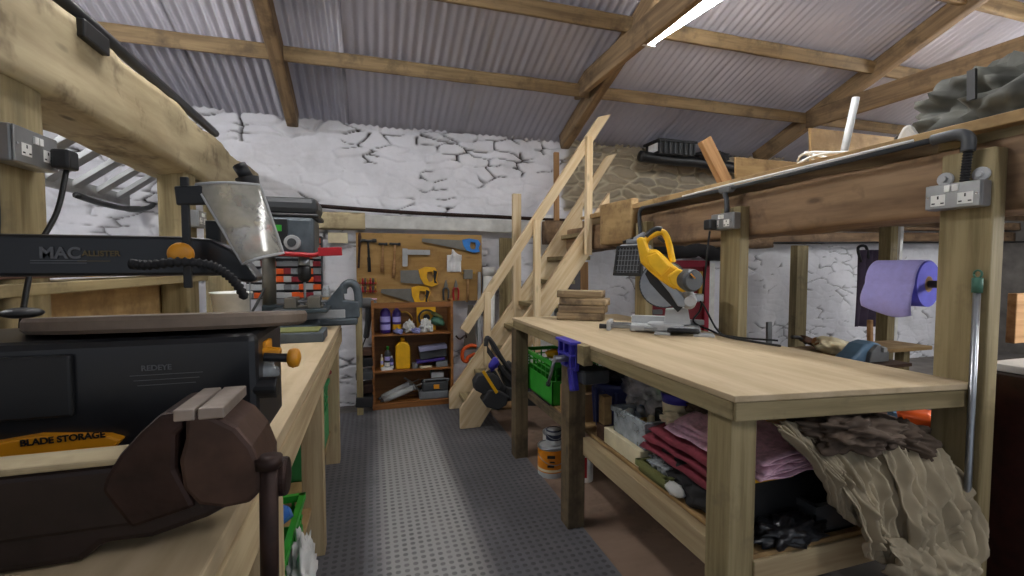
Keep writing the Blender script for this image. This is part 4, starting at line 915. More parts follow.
# floodlight on far post
t = thing('floodlight', 'square site floodlight in a black cage fixed on the far right post', 'floodlight', (1.55, 2.55, 1.28))
F = Matrix.Translation((1.545, 2.48, 1.285)) @ Matrix.Scale(.86, 4) @ Matrix.Rotation(R(-70), 4, 'Z') @ Matrix.Rotation(R(-10), 4, 'X')
s = S().box((-.115, -.03, -.105), (.115, .05, .115)); s.xf(F); part('housing', s, 'light_grey', t, .01)
s = S()
for a, b in (((-.125,-.05,-.12),(.125,-.03,-.098)), ((-.125,-.05,.075),(.125,-.03,.10)), ((-.125,-.05,-.12),(-.103,-.03,.10)), ((.103,-.05,-.12),(.125,-.03,.10))): s.box(a, b)
s.xf(F); part('frame', s, 'black_plastic', t, .003)
s = S().box((-.10, -.040, -.095), (.10, -.034, .072)); s.xf(F); part('lamp_glass', s, 'dark_grey', t)
for k in range(-3, 4):
    s = S().cyl((k*.028, -.052, -.1), (k*.028, -.052, .08), .0022, n=6); s.xf(F); part('grille_bar', s, 'steel', t)
for k in range(-2, 3):
    s = S().cyl((-.1, -.052, k*.036-.01), (.1, -.052, k*.036-.01), .0022, n=6); s.xf(F); part('grille_bar', s, 'steel', t)
s = S().box((-.06,-.03,.115), (.06,.03,.15)).cyl((0,0,.14), (.07,.02,.19), .028); s.xf(F); part('gland_box', s, 'mid_grey', t, .006)
part('bracket', S().beam((1.53, 2.56, 1.40), (1.65, 2.56, 1.44), .03, .02), 'black_plastic', t)

# loft clutter
plank('leaning_board', (2.86, 3.0, 1.67), (2.53, 3.05, 2.25), .10, .055, 'pine_orange', label='orange-brown board leaning upright against the wall top beside the black crate', cat='board', up=(0,1,0))
solo('plywood_panel', S().obox((3.20, 3.02, 1.90), (.76, .02, .46), (R(-4), 0, 0)), 'ply_dull', 'pale plywood panel standing in the loft right of the leaning board', 'panel', bevel=.002)
solo('plywood_panel', S().obox((3.68, 2.60, 1.97), (1.15, .02, .60), (R(-4), 0, 0)), 'ply_dull', 'larger plywood panel in the loft behind the white plastic pipe', 'panel', bevel=.002)
solo('plastic_pipe', S().cyl((2.26, 1.74, 1.68), (2.31, 1.70, 2.085), .017, n=18), 'light_grey', 'white plastic pipe sticking up from the loft', 'pipe', smooth=True)
for k in range(5):
    c = V((2.15+.02*k, 1.72, 1.70+.018*k)); rx = .23-.02*k
    solo('rope_coil', S().tube([c+V((rx*math.cos(a)*.8, rx*math.sin(a), .02*math.sin(a*2+k)+.05*math.cos(a+k))) for a in [q*math.pi/14 for q in range(29)]], .006, 6), 'rope_white', 'loop of white cable coiled at the foot of the white pipe in the loft', 'cable', 'white cable loops', smooth=True)
s = S().prism([(-.06,0),(.06,0),(.05,.04),(.01,.07),(-.01,.11),(-.03,.10),(-.05,.05)], (1.93, 1.20, 1.668), (.3,-1,0), (0,0,1), .05); solo('paper_sack', s, 'rope_white', 'white plastic sack lying in the loft left of the grey tarpaulin', 'sack', bevel=.015)
solo('tarpaulin', S().blob((2.55, 1.08, 1.82), (.62, .42, .26), (0, -.12, .35), .35, 3.2, 3, 5, flat=1.668).blob((2.45, .62, 1.84), (.5, .36, .28), (0,0,0), .4, 3.4, 8, 5, flat=1.668), 'tarp_grey', 'big crumpled grey-green tarpaulin heaped in the loft at right', 'tarpaulin', smooth=True)
solo('strap', S().beam(PX(972, 100, 1.9), PX(972, 70, 1.9), .022, .012, (1,0,0)), 'black_plastic', 'short black strap standing before the grey tarpaulin', 'strap')
# black crate and pipe on top of the stone wall
t = thing('black_crate', 'black ribbed plastic crate standing on top of the stone wall', 'crate', (2.9, 4.12, 2.3))
cz = PY(670, 154, 4.0).z; cx0 = PY(652, 140, 4.0).x; cx1 = PY(690, 140, 4.0).x
part('shell', S().box((cx0+.02, 3.9, cz-.03), (cx1-.02, 4.14, cz+.10)), 'black_plastic', t, .008)
part('rim', S().box((cx0, 3.88, cz+.09), (cx1, 4.16, cz+.115)), 'black_plastic', t, .004)
for k in range(7): part('rib', S().box((cx0+.07+k*.058, 3.885, cz-.02), (cx0+.082+k*.058, 3.90, cz+.09)), 'dark_grey', t, .002)
part('paper_label', S().box((cx0-.0+.012, 3.93, cz+.0), (cx0+.02, 4.08, cz+.08)), 'white_paper', t)
solo('wall_top_pipe', S().curve([PY(640, 156, 4.02), PY(670, 160, 4.02), PY(705, 163, 4.02), PY(760, 172, 4.02), (4.6, 4.05, 2.28)], .055), 'black_plastic', 'thick black pipe lying along the top of the stone wall', 'pipe', smooth=True)
solo('roof_felt', S().blob(PY(712, 157, 4.0), (.18, .1, .06), amp=.5, seed=6, sub=4), 'black_rubber', 'crumpled black felt on the wall top beside the black crate', 'felt', smooth=True)

# ================================================================== STAIRCASE
YN, YF = 3.36, 3.86
t = thing('staircase', 'pale new timber staircase climbing to the loft at right, with handrails', 'staircase', (.7, 3.6, .02))
def st(x, y, Y): return PY(x, y, Y)
def stringer(Y):
    return [(.60, .02), (.76, .02), (1.86, 1.61), (1.86, 1.88), (.60, .17)]
for Y in (YN, YF):
    s = S(); M, L = frame_of((.60, Y, .10), (1.86, Y, 1.73), (0,1,0))
    pts = [V((x, Y, z)) for x, z in [(.62, .02), (.77, .02), (1.86, 1.595), (1.86, 1.85), (.62, .17)]]
    Mi = M.inverted(); q = [Mi @ p for p in pts]; vs = []
    for dy in (-.019, .019): vs += [V((p.x, p.y, p.z+dy)) for p in q]
    s._faces(vs, [(0,1,2,3,4), (9,8,7,6,5)]+[(i, (i+1) % 5, (i+1) % 5+5, i+5) for i in range(5)])
    o = finish(s.bm, 'stringer', 'pine_pale', .003, False); _link(o, t, M)
for k in range(8):
    x = .80+.135*k; z = .145+.195*k
    plank('tread', (x, YN+.02, z), (x, YF-.02, z), .20, .034, 'treated', t)
# handrails and newels
plank('handrail', st(464, 331, YN-.04), st(604, 116, YN-.04), .032, .075, 'pine_pale', t, up=(0,0,1), cut=(0, 1.2))
plank('handrail', st(500, 330, YF), st(611, 155, YF), .032, .075, 'pine_pale', t, up=(0,0,1), cut=(0, 1.2))
def newel(px, y0, y1, Y, w=.05):
    a = st(px, y0, Y); b = st(px, y1, Y); b = V((a.x, Y, b.z)); plank('newel_post', b, a, .045, w, 'pine_pale', t, up=(1,0,0))
newel(487, 292, 366, YN-.045); newel(537, 220, 352, YN-.07); newel(589, 137, 255, YN-.07)
newel(516.5, 194, 322, YF, .075)

# planks stored upright behind the stairs
for k, (px, y0, y1, m, lab) in enumerate([(506, 238, 400, 'treated', 'greenish board leaning on the wall directly behind the left newel'), (557, 152, 300, 'pine_orange', 'thin orange-brown lath standing against the wall above the ledge'),
        (566, 260, 400, 'dark_board', 'dark board leaning behind the stairs, left of the orange one'), (583, 262, 400, 'pine_orange', 'wide orange plank leaning behind the stairs'), (575, 250, 400, 'mahogany', 'nearly black plank leaning behind the stairs')]):
    a = PY(px, y0, 4.12); b = PY(px, y1, 4.05); b.z = max(b.z, .02)
    plank('stored_plank', (b.x, 4.05, max(.02, b.z) if k == 1 else .02), (a.x, 4.14, a.z), .12 if k != 1 else .05, .03, m, label=lab, cat='plank', group='planks behind the stairs', up=(0,1,0))
solo('white_board', S().box((PY(538, 215, 4.2).x, 4.16, .02), (PY(553, 215, 4.2).x, 4.19, PY(545, 215, 4.2).z)), 'white_plastic', 'narrow white board standing against the wall behind the stairs', 'board')

# tool belt hanging on the stairs
t = thing('tool_belt', 'black leather tool belt with pouches hanging on the foot of the stairs', 'tool belt', (.95, 3.2, .4))
YB = 3.18
def tb_(x, y, Y=YB): return PY(x, y, Y)
part('strap', S().grid(lambda u, v: tb_(487, 345).lerp(tb_(548, 392), u)+V((0, -.01*math.sin(u*3), -.10*math.sin(u*math.pi)*1.0-.055*v)), 18, 3, .008), 'grey_leather', t, smooth=True)
part('shoulder_strap', S().curve([tb_(486, 346), tb_(487, 338), tb_(492, 342), tb_(504, 362), tb_(520, 380), tb_(537, 392)], [.018]*31, 6), 'grey_leather', t, smooth=True)
part('buckle', S().curve([tb_(489, 339), tb_(496, 352), tb_(502, 360)], .012), 'dark_grey', t, smooth=True)
for P_px, dd, yo in (([(473,381),(477,374),(492,372),(499,378),(500,386),(494,391),(482,393),(474,389)], .09, 0), ([(480,398),(487,388),(497,389),(507,394),(504,403),(496,408),(485,405)], .10, -.02), ([(486,373),(494,368),(508,392),(514,400),(505,402),(497,396)], .05, .01), ([(500,372),(512,362),(520,372),(534,382),(547,386),(547,402),(530,400),(510,394)], .10, .05), ([(505,386),(530,391),(549,393),(548,404),(525,404),(507,398)], .12, .0)):
    o = tb_(505, 390); q = [tb_(x, y, YB)-o for x, y in P_px]
    part('pouch', S().prism([(v.x, v.z) for v in q], o+V((0, yo, 0)), (1,0,0), (0,0,1), dd), 'grey_leather', t, .012)
part('yellow_trim', S().beam(tb_(483, 371, YB-.09), tb_(497, 393, YB-.09), .01, .022, (0,0,1)), 'yellow', t, .002)
part('blue_cloth', S().blob(tb_(494, 364, YB-.04), (.035, .02, .05), (0, .5, 0), .4, seed=3), 'clamp_blue', t, smooth=True)
solo('blue_bottle', S().lathe([(.045,0),(.05,.01),(.05,.10),(.02,.14),(.02,.16)], PZ(493, 408, .02)+V((0,.1,0))), 'blue_bag', 'blue bottle on the floor beneath the tool belt', 'bottle', smooth=True)
solo('paper_bag', S().blob(PZ(509, 405, .05)+V((0,.05,0)), (.10, .06, .05), amp=.3, seed=2, flat=.01), 'cardboard', 'small brown paper bag on the floor beneath the tool belt', 'bag', smooth=True)

# ================================================================== RIGHT WORKBENCH
t = thing('workbench', 'timber workbench on the right with a plywood top and lower shelf', 'workbench', (1.26, 1.87, 0))
def poly_board(name, pts, z0, z1, mat, parent, **k):
    M, L = frame_of((1.25, .9, z0), (1.25, 2.8, z0)); Mi = M.inverted(); n = len(pts)
    vs = [Mi @ V((x, y, z)) for z in (z0, z1) for x, y in pts]; s = S()
    s._faces(vs, [tuple(range(n-1, -1, -1)), tuple(range(n, 2*n))]+[(i, (i+1) % n, (i+1) % n+n, i+n) for i in range(n)])
    o = finish(s.bm, name, mat, .003, False); _link(o, parent, M); return props(o, k.get('label'))
poly_board('bench_top', [(.888, .937), (1.645, .842), (1.645, .95), (1.638, 2.82), (.868, 2.82)], .897, .915, 'plywood', t, label='plywood top')
plank('side_rail', (.909, .95, .872), (.893, 2.815, .872), .04, .05, 'treated', t)
plank('side_rail', (1.605, .955, .862), (1.605, 2.815, .862), .045, .07, 'treated', t)
plank('end_rail', (.897, .957, .871), (1.643, .865, .871), .035, .052, 'treated', t)
plank('end_rail', (.923, 2.795, .862), (1.60, 2.795, .862), .045, .07, 'treated', t)
for (x, y, m) in ((.942, 1.003, 'treated'), (.905, 1.955, 'treated_dark'), (.905, 2.775, 'treated_dark'), (1.59, 2.75, 'treated'), (1.59, 1.955, 'treated')):
    plank('leg', (x, y, .012), (x, y, .845), .085, .09, m, t, up=(0,1,0))
plank('shelf_rail', (.955, 1.04, .405), (.955, 1.91, .405), .04, .085, 'pine', t)
plank('shelf_rail', (.955, 2.0, .425), (.955, 2.72, .425), .03, .04, 'treated_dark', t)
plank('shelf_rail', (.98, .97, .405), (1.60, .97, .405), .04, .085, 'pine', t)
plank('shelf', (1.285, .96, .453), (1.285, 2.75, .453), .62, .014, 'ply_dull', t)

# stack of split wood
B = PZ(585, 320, .915)
for i in range(4):
    lab = ['bottom', 'second', 'third', 'top'][i]; o_ = .01*((i*7) % 3-1)
    plank('wood_block', (B.x-.12+o_, B.y+.10, .939+i*.046), (B.x+.10+o_, B.y-.08-o_, .939+i*.046), .12, .044, 'firewood', label='rough split wood block, %s of the stack on the right workbench' % lab, cat='wood block', group='stacked wood blocks', up=(0,0,1), rough=.006, seg=24)

# ------------------------------------------------------------------ mitre saw
B = PZ(668, 333, .915); nv = V((B.x, B.y, 0)).normalized(); rx_ = V((nv.y, -nv.x, 0))
def PM(zx, zy, off=0):
    """point on the saw's own plane (blade plane), zoom-crop coordinates"""
    x = 600+zx/4.11; y = 210+zy/4.11; d = ray(x, y); tt = ((B-EYEP).dot(nv)+off)/d.dot(nv); return EYEP+d*tt
t = thing('mitre_saw', 'yellow mitre saw with round blade standing on the right workbench', 'mitre saw', B)
def mpoly(P, off): 
    o = PM(250, 300, off); q = [PM(x, y, off)-o for x, y in P]; return [(v.dot(rx_), v.z) for v in q], o
def mprism(P, off, d): q, o = mpoly(P, off); return S().prism(q, o, rx_, V((0,0,1)), d)
bl = S(); c = PM(262, 305); R_b = 22/455*(B-EYEP).dot(nv)*1.0
bl.cyl(c-nv*.001, c+nv*.001, R_b, n=60); part('blade', bl, 'steel', t)
part('blade_teeth', S().tube([c+(rx_*math.cos(a)+V((0,0,1))*math.sin(a))*R_b for a in [k*math.pi/40 for k in range(81)]], [.0025+.0012*(k % 2) for k in range(81)], 5), 'dark_grey', t)
part('blade_guard', mprism([(185,262),(195,245),(260,300),(330,370),(340,400),(320,420),(300,400),(250,350),(205,300)], -.012, .02), 'black_plastic', t, .003)
part('motor_housing', mprism([(150,115),(185,112),(205,165),(232,160),(262,185),(300,225),(330,245),(325,290),(310,330),(262,300),(215,262),(168,218)], -.035, .085), 'saw_yellow', t, .014)
part('housing_panel', mprism([(190,190),(235,175),(290,235),(250,275),(200,225)], -.085, .018), 'saw_yellow', t, .006)
part('lower_housing', mprism([(275,270),(320,240),(345,250),(385,295),(370,330),(335,338),(290,305)], -.07, .07), 'saw_yellow', t, .010)
part('motor_cap', S().lathe([(.050,-.03),(.054,-.01),(.054,.05),(.047,.065)], PM(352, 288, -.07), (rx_*.55-nv*.8).normalized(), 28), 'dark_grey', t, .003)
part('cap_vent', S().beam(PM(372, 262, -.135), PM(392, 282, -.135), .012, .006), 'amber_knob', t, .002)
hd = part('handle', S().curve([PM(180, 150, -.03), PM(195, 118, -.03), PM(225, 98, -.03), PM(255, 90, -.03), PM(272, 108, -.03), PM(286, 150, -.03), PM(292, 180, -.03), PM(300, 215, -.03)], .0155, 12), 'saw_yellow', t, smooth=True)
part('grip', S().curve([PM(192, 112, -.03), PM(210, 92, -.03), PM(235, 80, -.03), PM(252, 84, -.03)], .017, 12), 'black_plastic', t, smooth=True)
part('trigger', S().beam(PM(238, 112, -.03), PM(266, 132, -.03), .014, .014), 'black_plastic', t, .003)
part('silver_arm', mprism([(235,278),(262,268),(300,300),(352,370),(350,400),(320,395),(285,340)], -.05, .025), 'steel', t, .004)
part('pivot_housing', S().blob(PM(365, 370, -.02), (.035, .04, .045), amp=.1, seed=2).cyl(PM(370, 375, -.08), PM(370, 375, .04), .026), 'light_grey', t, .002)
part('motor_block', S().obox(PM(395, 360, .03), (.05, .06, .04)), 'steel', t, .006)
part('back_pedestal', mprism([(270,405),(360,400),(372,470),(262,470)], .03, .06), 'light_grey', t, .006)
z0 = .915
def MB(r, a, z): return B+rx_*r*1.15+nv*a*1.25+V((0,0,z))
s = S().lathe([(.085,0),(.09,.008),(.09,.032),(.082,.036)], MB(-.01, .03, .012)); part('turntable', s, 'light_grey', t, .001)
def mbx(r0, r1, a0, a1, za, zb):
    s = S(); vs = [MB(r, a, z) for z in (za, zb) for r, a in ((r0,a0),(r1,a0),(r1,a1),(r0,a1))]
    return s._faces(vs, [(3,2,1,0),(4,5,6,7),(0,1,5,4),(1,2,6,5),(2,3,7,6),(3,0,4,7)])
part('base', mbx(-.16, .13, -.02, .10, .006, .036), 'light_grey', t, .006)
part('fence', mbx(-.16, .02, .065, .085, .036, .075), 'light_grey', t, .004); part('fence', mbx(.05, .15, .065, .085, .036, .062), 'light_grey', t, .004)
part('extension_bar', mbx(-.25, -.14, .0, .025, .014, .034), 'steel', t, .003); part('extension_bar', mbx(-.25, -.14, .06, .08, .014, .034), 'steel', t, .003)
part('extension_stop', mbx(-.262, -.245, -.02, .09, .002, .05), 'light_grey', t, .003)
part('knob', S().cyl(MB(-.262, -.01, .022), MB(-.295, -.01, .022), .012, .014), 'black_plastic', t, .003)
part('lock_handle', mbx(-.005, .125, -.075, -.035, .014, .034), 'black_plastic', t, .010)
for r0, r1 in ((-.055, .01), (.10, .18)): part('foot', mbx(r0, r1, -.07, -.01, .0, .012), 'light_grey', t, .003)
part('scale_plate', mbx(-.10, .06, -.035, -.02, .012, .03), 'steel', t, .003)
part('power_cord', S().curve([PM(395, 365, .03), PM(425, 390, 0), MB(.20, -.0, .02), MB(.26, -.06, .006), MB(.40, -.10, .006)], .0045), 'black_plastic', t, smooth=True)

# ------------------------------------------------------------------ blue woodworking vise on bench edge
VO = (.022, -.055)
t = thing('clamp_vise', 'purple-blue clamp-on vise gripping the left edge of the right workbench', 'vise', (.84+VO[0], 1.93+VO[1], .75))
part('front_jaw', S().box((.825+VO[0], 1.865+VO[1], .785), (.845+VO[0], 2.03+VO[1], .915)), 'clamp_blue', t, .004)
for y in (1.885, 1.95, 2.01): part('rib', S().box((.806+VO[0], y-.007+VO[1], .80), (.828+VO[0], y+.007+VO[1], .905)), 'clamp_blue', t, .003)
part('flange', S().box((.800+VO[0], 1.86+VO[1], .903), (.85+VO[0], 2.035+VO[1], .917)), 'clamp_blue', t, .003)
part('cross_rib', S().box((.806+VO[0], 1.87+VO[1], .845), (.828+VO[0], 2.025+VO[1], .858)), 'clamp_blue', t, .003)
part('clamp_screw', S().beam((.838+VO[0], 1.93+VO[1], .79), (.838+VO[0], 1.90+VO[1], .69), .03, .05, (0,1,0)), 'clamp_blue', t, .006)
part('boss', S().cyl((.76+VO[0], 1.95+VO[1], .83), (.83+VO[0], 1.95+VO[1], .83), .016), 'steel', t, .002)
part('handle_bar', S().cyl((.765+VO[0], 1.955+VO[1], .835), (.765+VO[0], 2.03+VO[1], .70), .0075, n=10), 'steel', t, smooth=True)
part('handle_knob', S().cyl((.765+VO[0], 2.03+VO[1], .70), (.765+VO[0], 2.036+VO[1], .688), .012, n=10), 'black_plastic', t)
part('under_bracket', S().box((.85+VO[0], 1.83+VO[1], .73), (1.0, 2.0, .79)), 'dark_grey', t, .01)
plank('jaw_block', (.872, 1.735, .868), (.872, 1.80, .868), .045, .085, 'treated', label='short wood block held beside the blue vise at the bench edge', cat='wood block')

# ================================================================== UNDER THE RIGHT WORKBENCH
ZS_ = .461
t = thing('green_crate', 'green slotted crate with a yellow item in it, far end of the bench shelf', 'crate', (1.15, 2.5, ZS_))
part('shell', S().crate((1.13, 2.60, ZS_), (.34, .50, .25)), 'green_plastic', t)
solo('yellow_sponge', S().blob((1.03, 2.50, .728), (.05, .045, .028), amp=.2, seed=2), 'yellow', 'yellow sponge lying on top in the far green crate', 'sponge', smooth=True)
solo('cardboard_box', S().box((.985, 2.06, ZS_), (1.20, 2.30, .60)), 'cardboard', 'brown cardboard box on the shelf before the far green crate', 'box', bevel=.003)
solo('glass_jar', S().lathe([(.035,0),(.038,.01),(.038,.085),(.03,.10),(.03,.12)], (1.03, 2.18, .60)), 'clear_box', 'glass jar standing on the brown cardboard box', 'jar', smooth=True)
t = thing('storage_bin', 'dark navy round bin on the bench shelf just behind the middle leg', 'bin', (1.08, 1.83, ZS_))
part('body', S().lathe([(.085,0),(.092,.01),(.108,.21),(.116,.215),(.116,.235),(.10,.235),(.09,.02)], (1.13, 1.95, ZS_)), 'navy', t, smooth=True)
for k in range(12):
    a = k*math.pi/6; p = V((1.13+.099*math.cos(a), 1.95+.099*math.sin(a), ZS_+.02)); part('rib', S().beam(p, p+V((.012*math.cos(a), .012*math.sin(a), .18)), .014, .014, (math.cos(a), math.sin(a), 0)), 'navy', t, .003)
solo('black_bag', S().blob((1.19, 1.93, .745), (.14, .12, .05), amp=.35, seed=4, sub=4), 'black_plastic', 'black bag resting on top of the navy bin', 'bag', smooth=True)
t = thing('green_crate', 'green slotted crate at the back of the shelf beyond the navy bin', 'crate', (1.42, 2.12, .60))
part('shell', S().crate((1.42, 2.1, .60), (.26, .46, .215)), 'green_plastic', t)
solo('storage_box', S().box((1.29, 1.9, ZS_), (1.55, 2.35, .597)), 'dark_grey', 'dark box under the rear green crate on the shelf', 'box', bevel=.006)
solo('offcut_block', S().box((.99, 1.81, .531), (1.03, 1.86, .66)), 'ply_dull', 'small upright wood offcut between the navy bin and the clear box', 'offcut', bevel=.003)
solo('offcut_block', S().box((.985, 1.805, ZS_), (1.02, 1.87, .53)), 'dark_board', 'dark wood offcut under the small upright offcut', 'offcut', bevel=.003)
solo('cream_box', S().box((.985, 1.51, ZS_), (1.20, 1.80, .53)), 'cream', 'flat cream box on the front of the bench shelf', 'box', bevel=.003)
t = thing('clear_box', 'clear plastic tub of odds and ends standing on the cream box', 'tub', (1.1, 1.5, .555))
part('tub', S().crate((1.09, 1.63, .531), (.17, .24, .11), slots=False, t=.003), 'clear_box', t)
rq = random.Random(8)
for k in range(9): solo('fitting', S().blob((1.04+.1*rq.random(), 1.54+.18*rq.random(), .59+.05*rq.random()), (.03, .02, .018), (rq.random()*3, rq.random()*3, 0), .4, seed=k, sub=2), ['light_grey', 'white_plastic', 'brass', 'mid_grey', 'clear_box', 'cream', 'steel', 'rope_white', 'light_blue'][k], 'small %s fitting heaped inside the clear plastic tub' % ['light grey', 'bright white', 'brass', 'mid grey', 'clear plastic', 'cream', 'shiny steel', 'off-white', 'dull blue'][k], 'fitting', 'fittings in the clear tub', smooth=True)
solo('clear_bag', S().blob((1.16, 1.68, .735), (.11, .15, .10), amp=.6, fr=2.6, seed=5, sub=4), 'clear_bag', 'clear crumpled plastic bag standing behind the clear tub', 'bag', smooth=True)
solo('pink_bag', S().blob((1.25, 1.55, .66), (.08, .10, .05), amp=.5, seed=6, sub=4), 'clear_bag', 'small pinkish plastic bag between the clear tub and paint tub', 'bag', smooth=True)
t = thing('green_tray', 'small olive green tray holding crumpled plastic on the shelf edge', 'tray', (1.02, 1.3, ZS_))
part('tray', S().crate((1.025, 1.42, ZS_), (.10, .17, .045), slots=False, t=.004), 'olive_tray', t)
solo('crumpled_plastic', S().blob((1.03, 1.42, .515), (.042, .07, .028), amp=.6, fr=3, seed=9, sub=4), 'clear_box', 'crumpled clear plastic heaped in the olive tray', 'plastic', smooth=True)
t = thing('paint_tub', 'white paint tub with a dark lid and blue label band', 'tub', (1.2, 1.36, .74))
c = PX(677, 413, 1.12); 
part('tub', S().lathe([(.052,0),(.060,.085)], (c.x, c.y, c.z)), 'cream', t, smooth=True)
part('band', S().lathe([(.0565,.045),(.0612,.085)], (c.x, c.y, c.z)), 'clamp_blue', t, smooth=True)
part('lid', S().lathe([(.064,.083),(.065,.10),(.058,.102),(.05,.098)], (c.x, c.y, c.z)), 'black_plastic', t, smooth=True)
part('lid_top', S().lathe([(.052,.099),(.052,.1015)], (c.x, c.y, c.z)), 'mid_grey', t)
solo('storage_box', S().box((1.08, 1.36, ZS_), (1.32, 1.56, c.z-.001)), 'black_plastic', 'black box supporting the white paint tub', 'box', bevel=.005)
# holdall, maroon padded cloth, towels
solo('black_holdall', S().blob((1.17, 1.33, .535), (.17, .16, .09), amp=.3, fr=2, seed=3, sub=4, flat=ZS_).blob((1.05, 1.20, .50), (.07, .13, .06), amp=.3, seed=5, sub=4, flat=ZS_), 'black_rubber', 'black holdall bag on the bench shelf under the folded maroon cloth', 'bag', smooth=True)
solo('trainer_shoe', S().blob((.985, 1.30, .482), (.022, .05, .022), amp=.2, seed=2), 'glove_white', 'small white-soled item peeking from under the black holdall', 'shoe', smooth=True)
solo('trainer_shoe', S().blob((.985, 1.09, .482), (.02, .035, .022), amp=.2, seed=6), 'glove_white', 'second white-soled item beside the near leg, below the holdall', 'shoe', smooth=True)
def slab(zb, th, x0, x1, y0, y1, drop, seed):
    """folded cloth: thick rounded sheet sagging over its left edge"""
    def top(u, v):
        x = x0+(x1-x0)*u; y = y0+(y1-y0)*v
        return V((x+.008*noise.noise(V((y*9, seed, 0))), y, zb+th+.012*noise.noise(V((x*14, y*10, seed)))-drop*(1-u)**3))
    def sheet(u, v):
        a = u*2
        if a <= 1: return top(1-a, v)
        p = top(0, v); q = min(1, (a-1)*1.0); p2 = top(q*.98, v); ed = math.sin(min(1, (a-1)*3)*math.pi/2)
        return V((p2.x+(.0 if q else 0)-.006*math.sin(min(1,(a-1)*6)*math.pi), p2.y, p2.z-th*ed))
    return S().grid(sheet, 30, 18, .003)
for k, (z, dr) in enumerate(((.575, .045), (.607, .04), (.639, .04))):
    solo('maroon_cloth', slab(z, .027, .985+.004*k, 1.33, 1.04, 1.52-.02*k, dr, k+1), 'maroon_cloth' if k != 1 else 'maroon_cloth', 'folded maroon padded cloth, %s layer on the black holdall' % ['lowest', 'middle', 'top'][k], 'cloth', 'maroon cloth layers', smooth=True)
for k, (z, x0, y1, dr) in enumerate(((.672, 1.01, 1.40, .03), (.691, 1.025, 1.38, .028), (.710, 1.02, 1.36, .028))):
    solo('pink_towel', slab(z, .017, x0, 1.33, .965, y1, dr, 11+k), 'pink_cloth', 'folded pink towel, %s of the pile behind the near bench leg' % ['bottom', 'middle', 'top'][k], 'towel', 'folded pink towels', smooth=True)
for k, (x, y, m, n_, lab, sd) in enumerate(((676, 420, 'cream', 'yellow_cloth', 'crumpled pale yellow cloth in front of the paint tub', 3), (697, 424, 'light_blue', 'blue_cloth', 'crumpled faded blue cloth above the pink towels', 5), (701, 408, 'brown_cloth', 'brown_cloth', 'dark brown cloth behind the blue cloth near the bench top', 7))):
    p = PX(x, y, 1.09+.03*k); solo(n_, S().blob(p, (.045, .05, .030), (0, .3, .4), .6, 2.6, sd, 4), m, lab, 'cloth', smooth=True)
# near end of shelf
t = thing('toolbox', 'black toolbox with a yellow top edge on the shelf behind the near leg', 'toolbox', (1.2, 1.1, ZS_))
p0 = PY(766, 480, 1.06)
part('body', S().box((1.05, 1.035, ZS_), (1.42, 1.17, .625)), 'black_plastic', t, .01)
part('yellow_edge', S().box((1.05, 1.028, .618), (1.20, 1.05, .632)), 'yellow', t, .003)
solo('black_plastic_sheet', S().blob((1.13, .99, .485), (.12, .05, .035), amp=.7, fr=3, seed=4, sub=4, flat=.461), 'black_satin', 'shiny crumpled black plastic on the near edge of the shelf', 'plastic sheet', smooth=True)
solo('dark_tub', S().crate((1.36, 1.06, ZS_), (.26, .16, .09), slots=False), 'dark_grey', 'dark grey tub under the hanging dust sheet', 'tub')
# dust sheet: heavy folds hanging over the near end
def lerp(a, b, t): return a+(b-a)*t
def drape(Pt, Pb, seed, nf, amp, nu=150, nv=80, bulge=.035):
    def fn(u, v):
        k = u*(len(Pt)-1); i = min(int(k), len(Pt)-2); a = V(Pt[i]).lerp(V(Pt[i+1]), k-i)
        k = u*(len(Pb)-1); i = min(int(k), len(Pb)-2); b = V(Pb[i]).lerp(V(Pb[i+1]), k-i)
        p = a.lerp(b, v); p.z += bulge*.4*math.sin(math.pi*v)
        w = noise.noise(V((u*2.2+v*.9, v*1.5, seed)))*1.3+noise.noise(V((u*5+v, v*3.5, seed+4)))*.35
        f = abs(math.sin((u*nf+w)*math.pi)); g = abs(math.sin((u*nf*2.1-w*1.5+v*.9+seed)*math.pi))
        d = amp*(.5+1.2*abs(noise.noise(V((u*3, v*2.2, seed+20)))))*((1-f)**1.1*.95+(1-g)**1.3*.38)*(.35+.65*math.sin(math.pi*min(1, v*.8+.15)))+.007*noise.noise(V((u*18, v*9, seed)))
        d += bulge*math.sin(math.pi*min(1, v*.9+.05))
        p.y -= d; p.x += .008*noise.noise(V((u*5, v*4, seed+3))); p.z += .006*noise.noise(V((u*9, v*3, seed+9)))
        return p
    return S().grid(fn, nu, nv, .003)
def Q(x, y, Y): return PY(x, y, Y)
t = thing('dust_sheet', 'big crumpled beige dust sheet hanging over the near end of the bench shelf', 'dust sheet', (1.35, .85, .40))
part('left_fold', drape([Q(766, 424, .96), Q(785, 420, .97), Q(812, 424, .98)], [Q(826, 500, .93), Q(845, 520, .9), Q(866, 529, .9)], 1.5, 4, .042, nu=90), 'dust_cloth', t, smooth=True)
part('middle_fold', drape([Q(800, 432, .97), Q(835, 425, 1.0), Q(870, 425, 1.0)], [Q(862, 555, .86), Q(885, 562, .84), Q(915, 574, .82)], 3.1, 5, .045), 'dust_cloth', t, smooth=True)
part('right_fold', drape([Q(862, 424, .97), Q(900, 426, .98), Q(930, 436, .98)], [Q(900, 574, .82), Q(935, 583, .80), Q(968, 568, .80)], 6.7, 6.5, .045, bulge=.045), 'dust_cloth', t, smooth=True)
part('dark_bundle', S().blob(Q(855, 432, .93)+V((0,.02,0)), (.19, .08, .055), (0, .1, 0), .55, 2.6, 3, 5).blob(Q(900, 438, .93)+V((0,.02,0)), (.15, .07, .055), (0, .25, 0), .5, 2.6, 6, 5), 'brown_cloth', t, smooth=True, label='darker bunched part of the sheet')
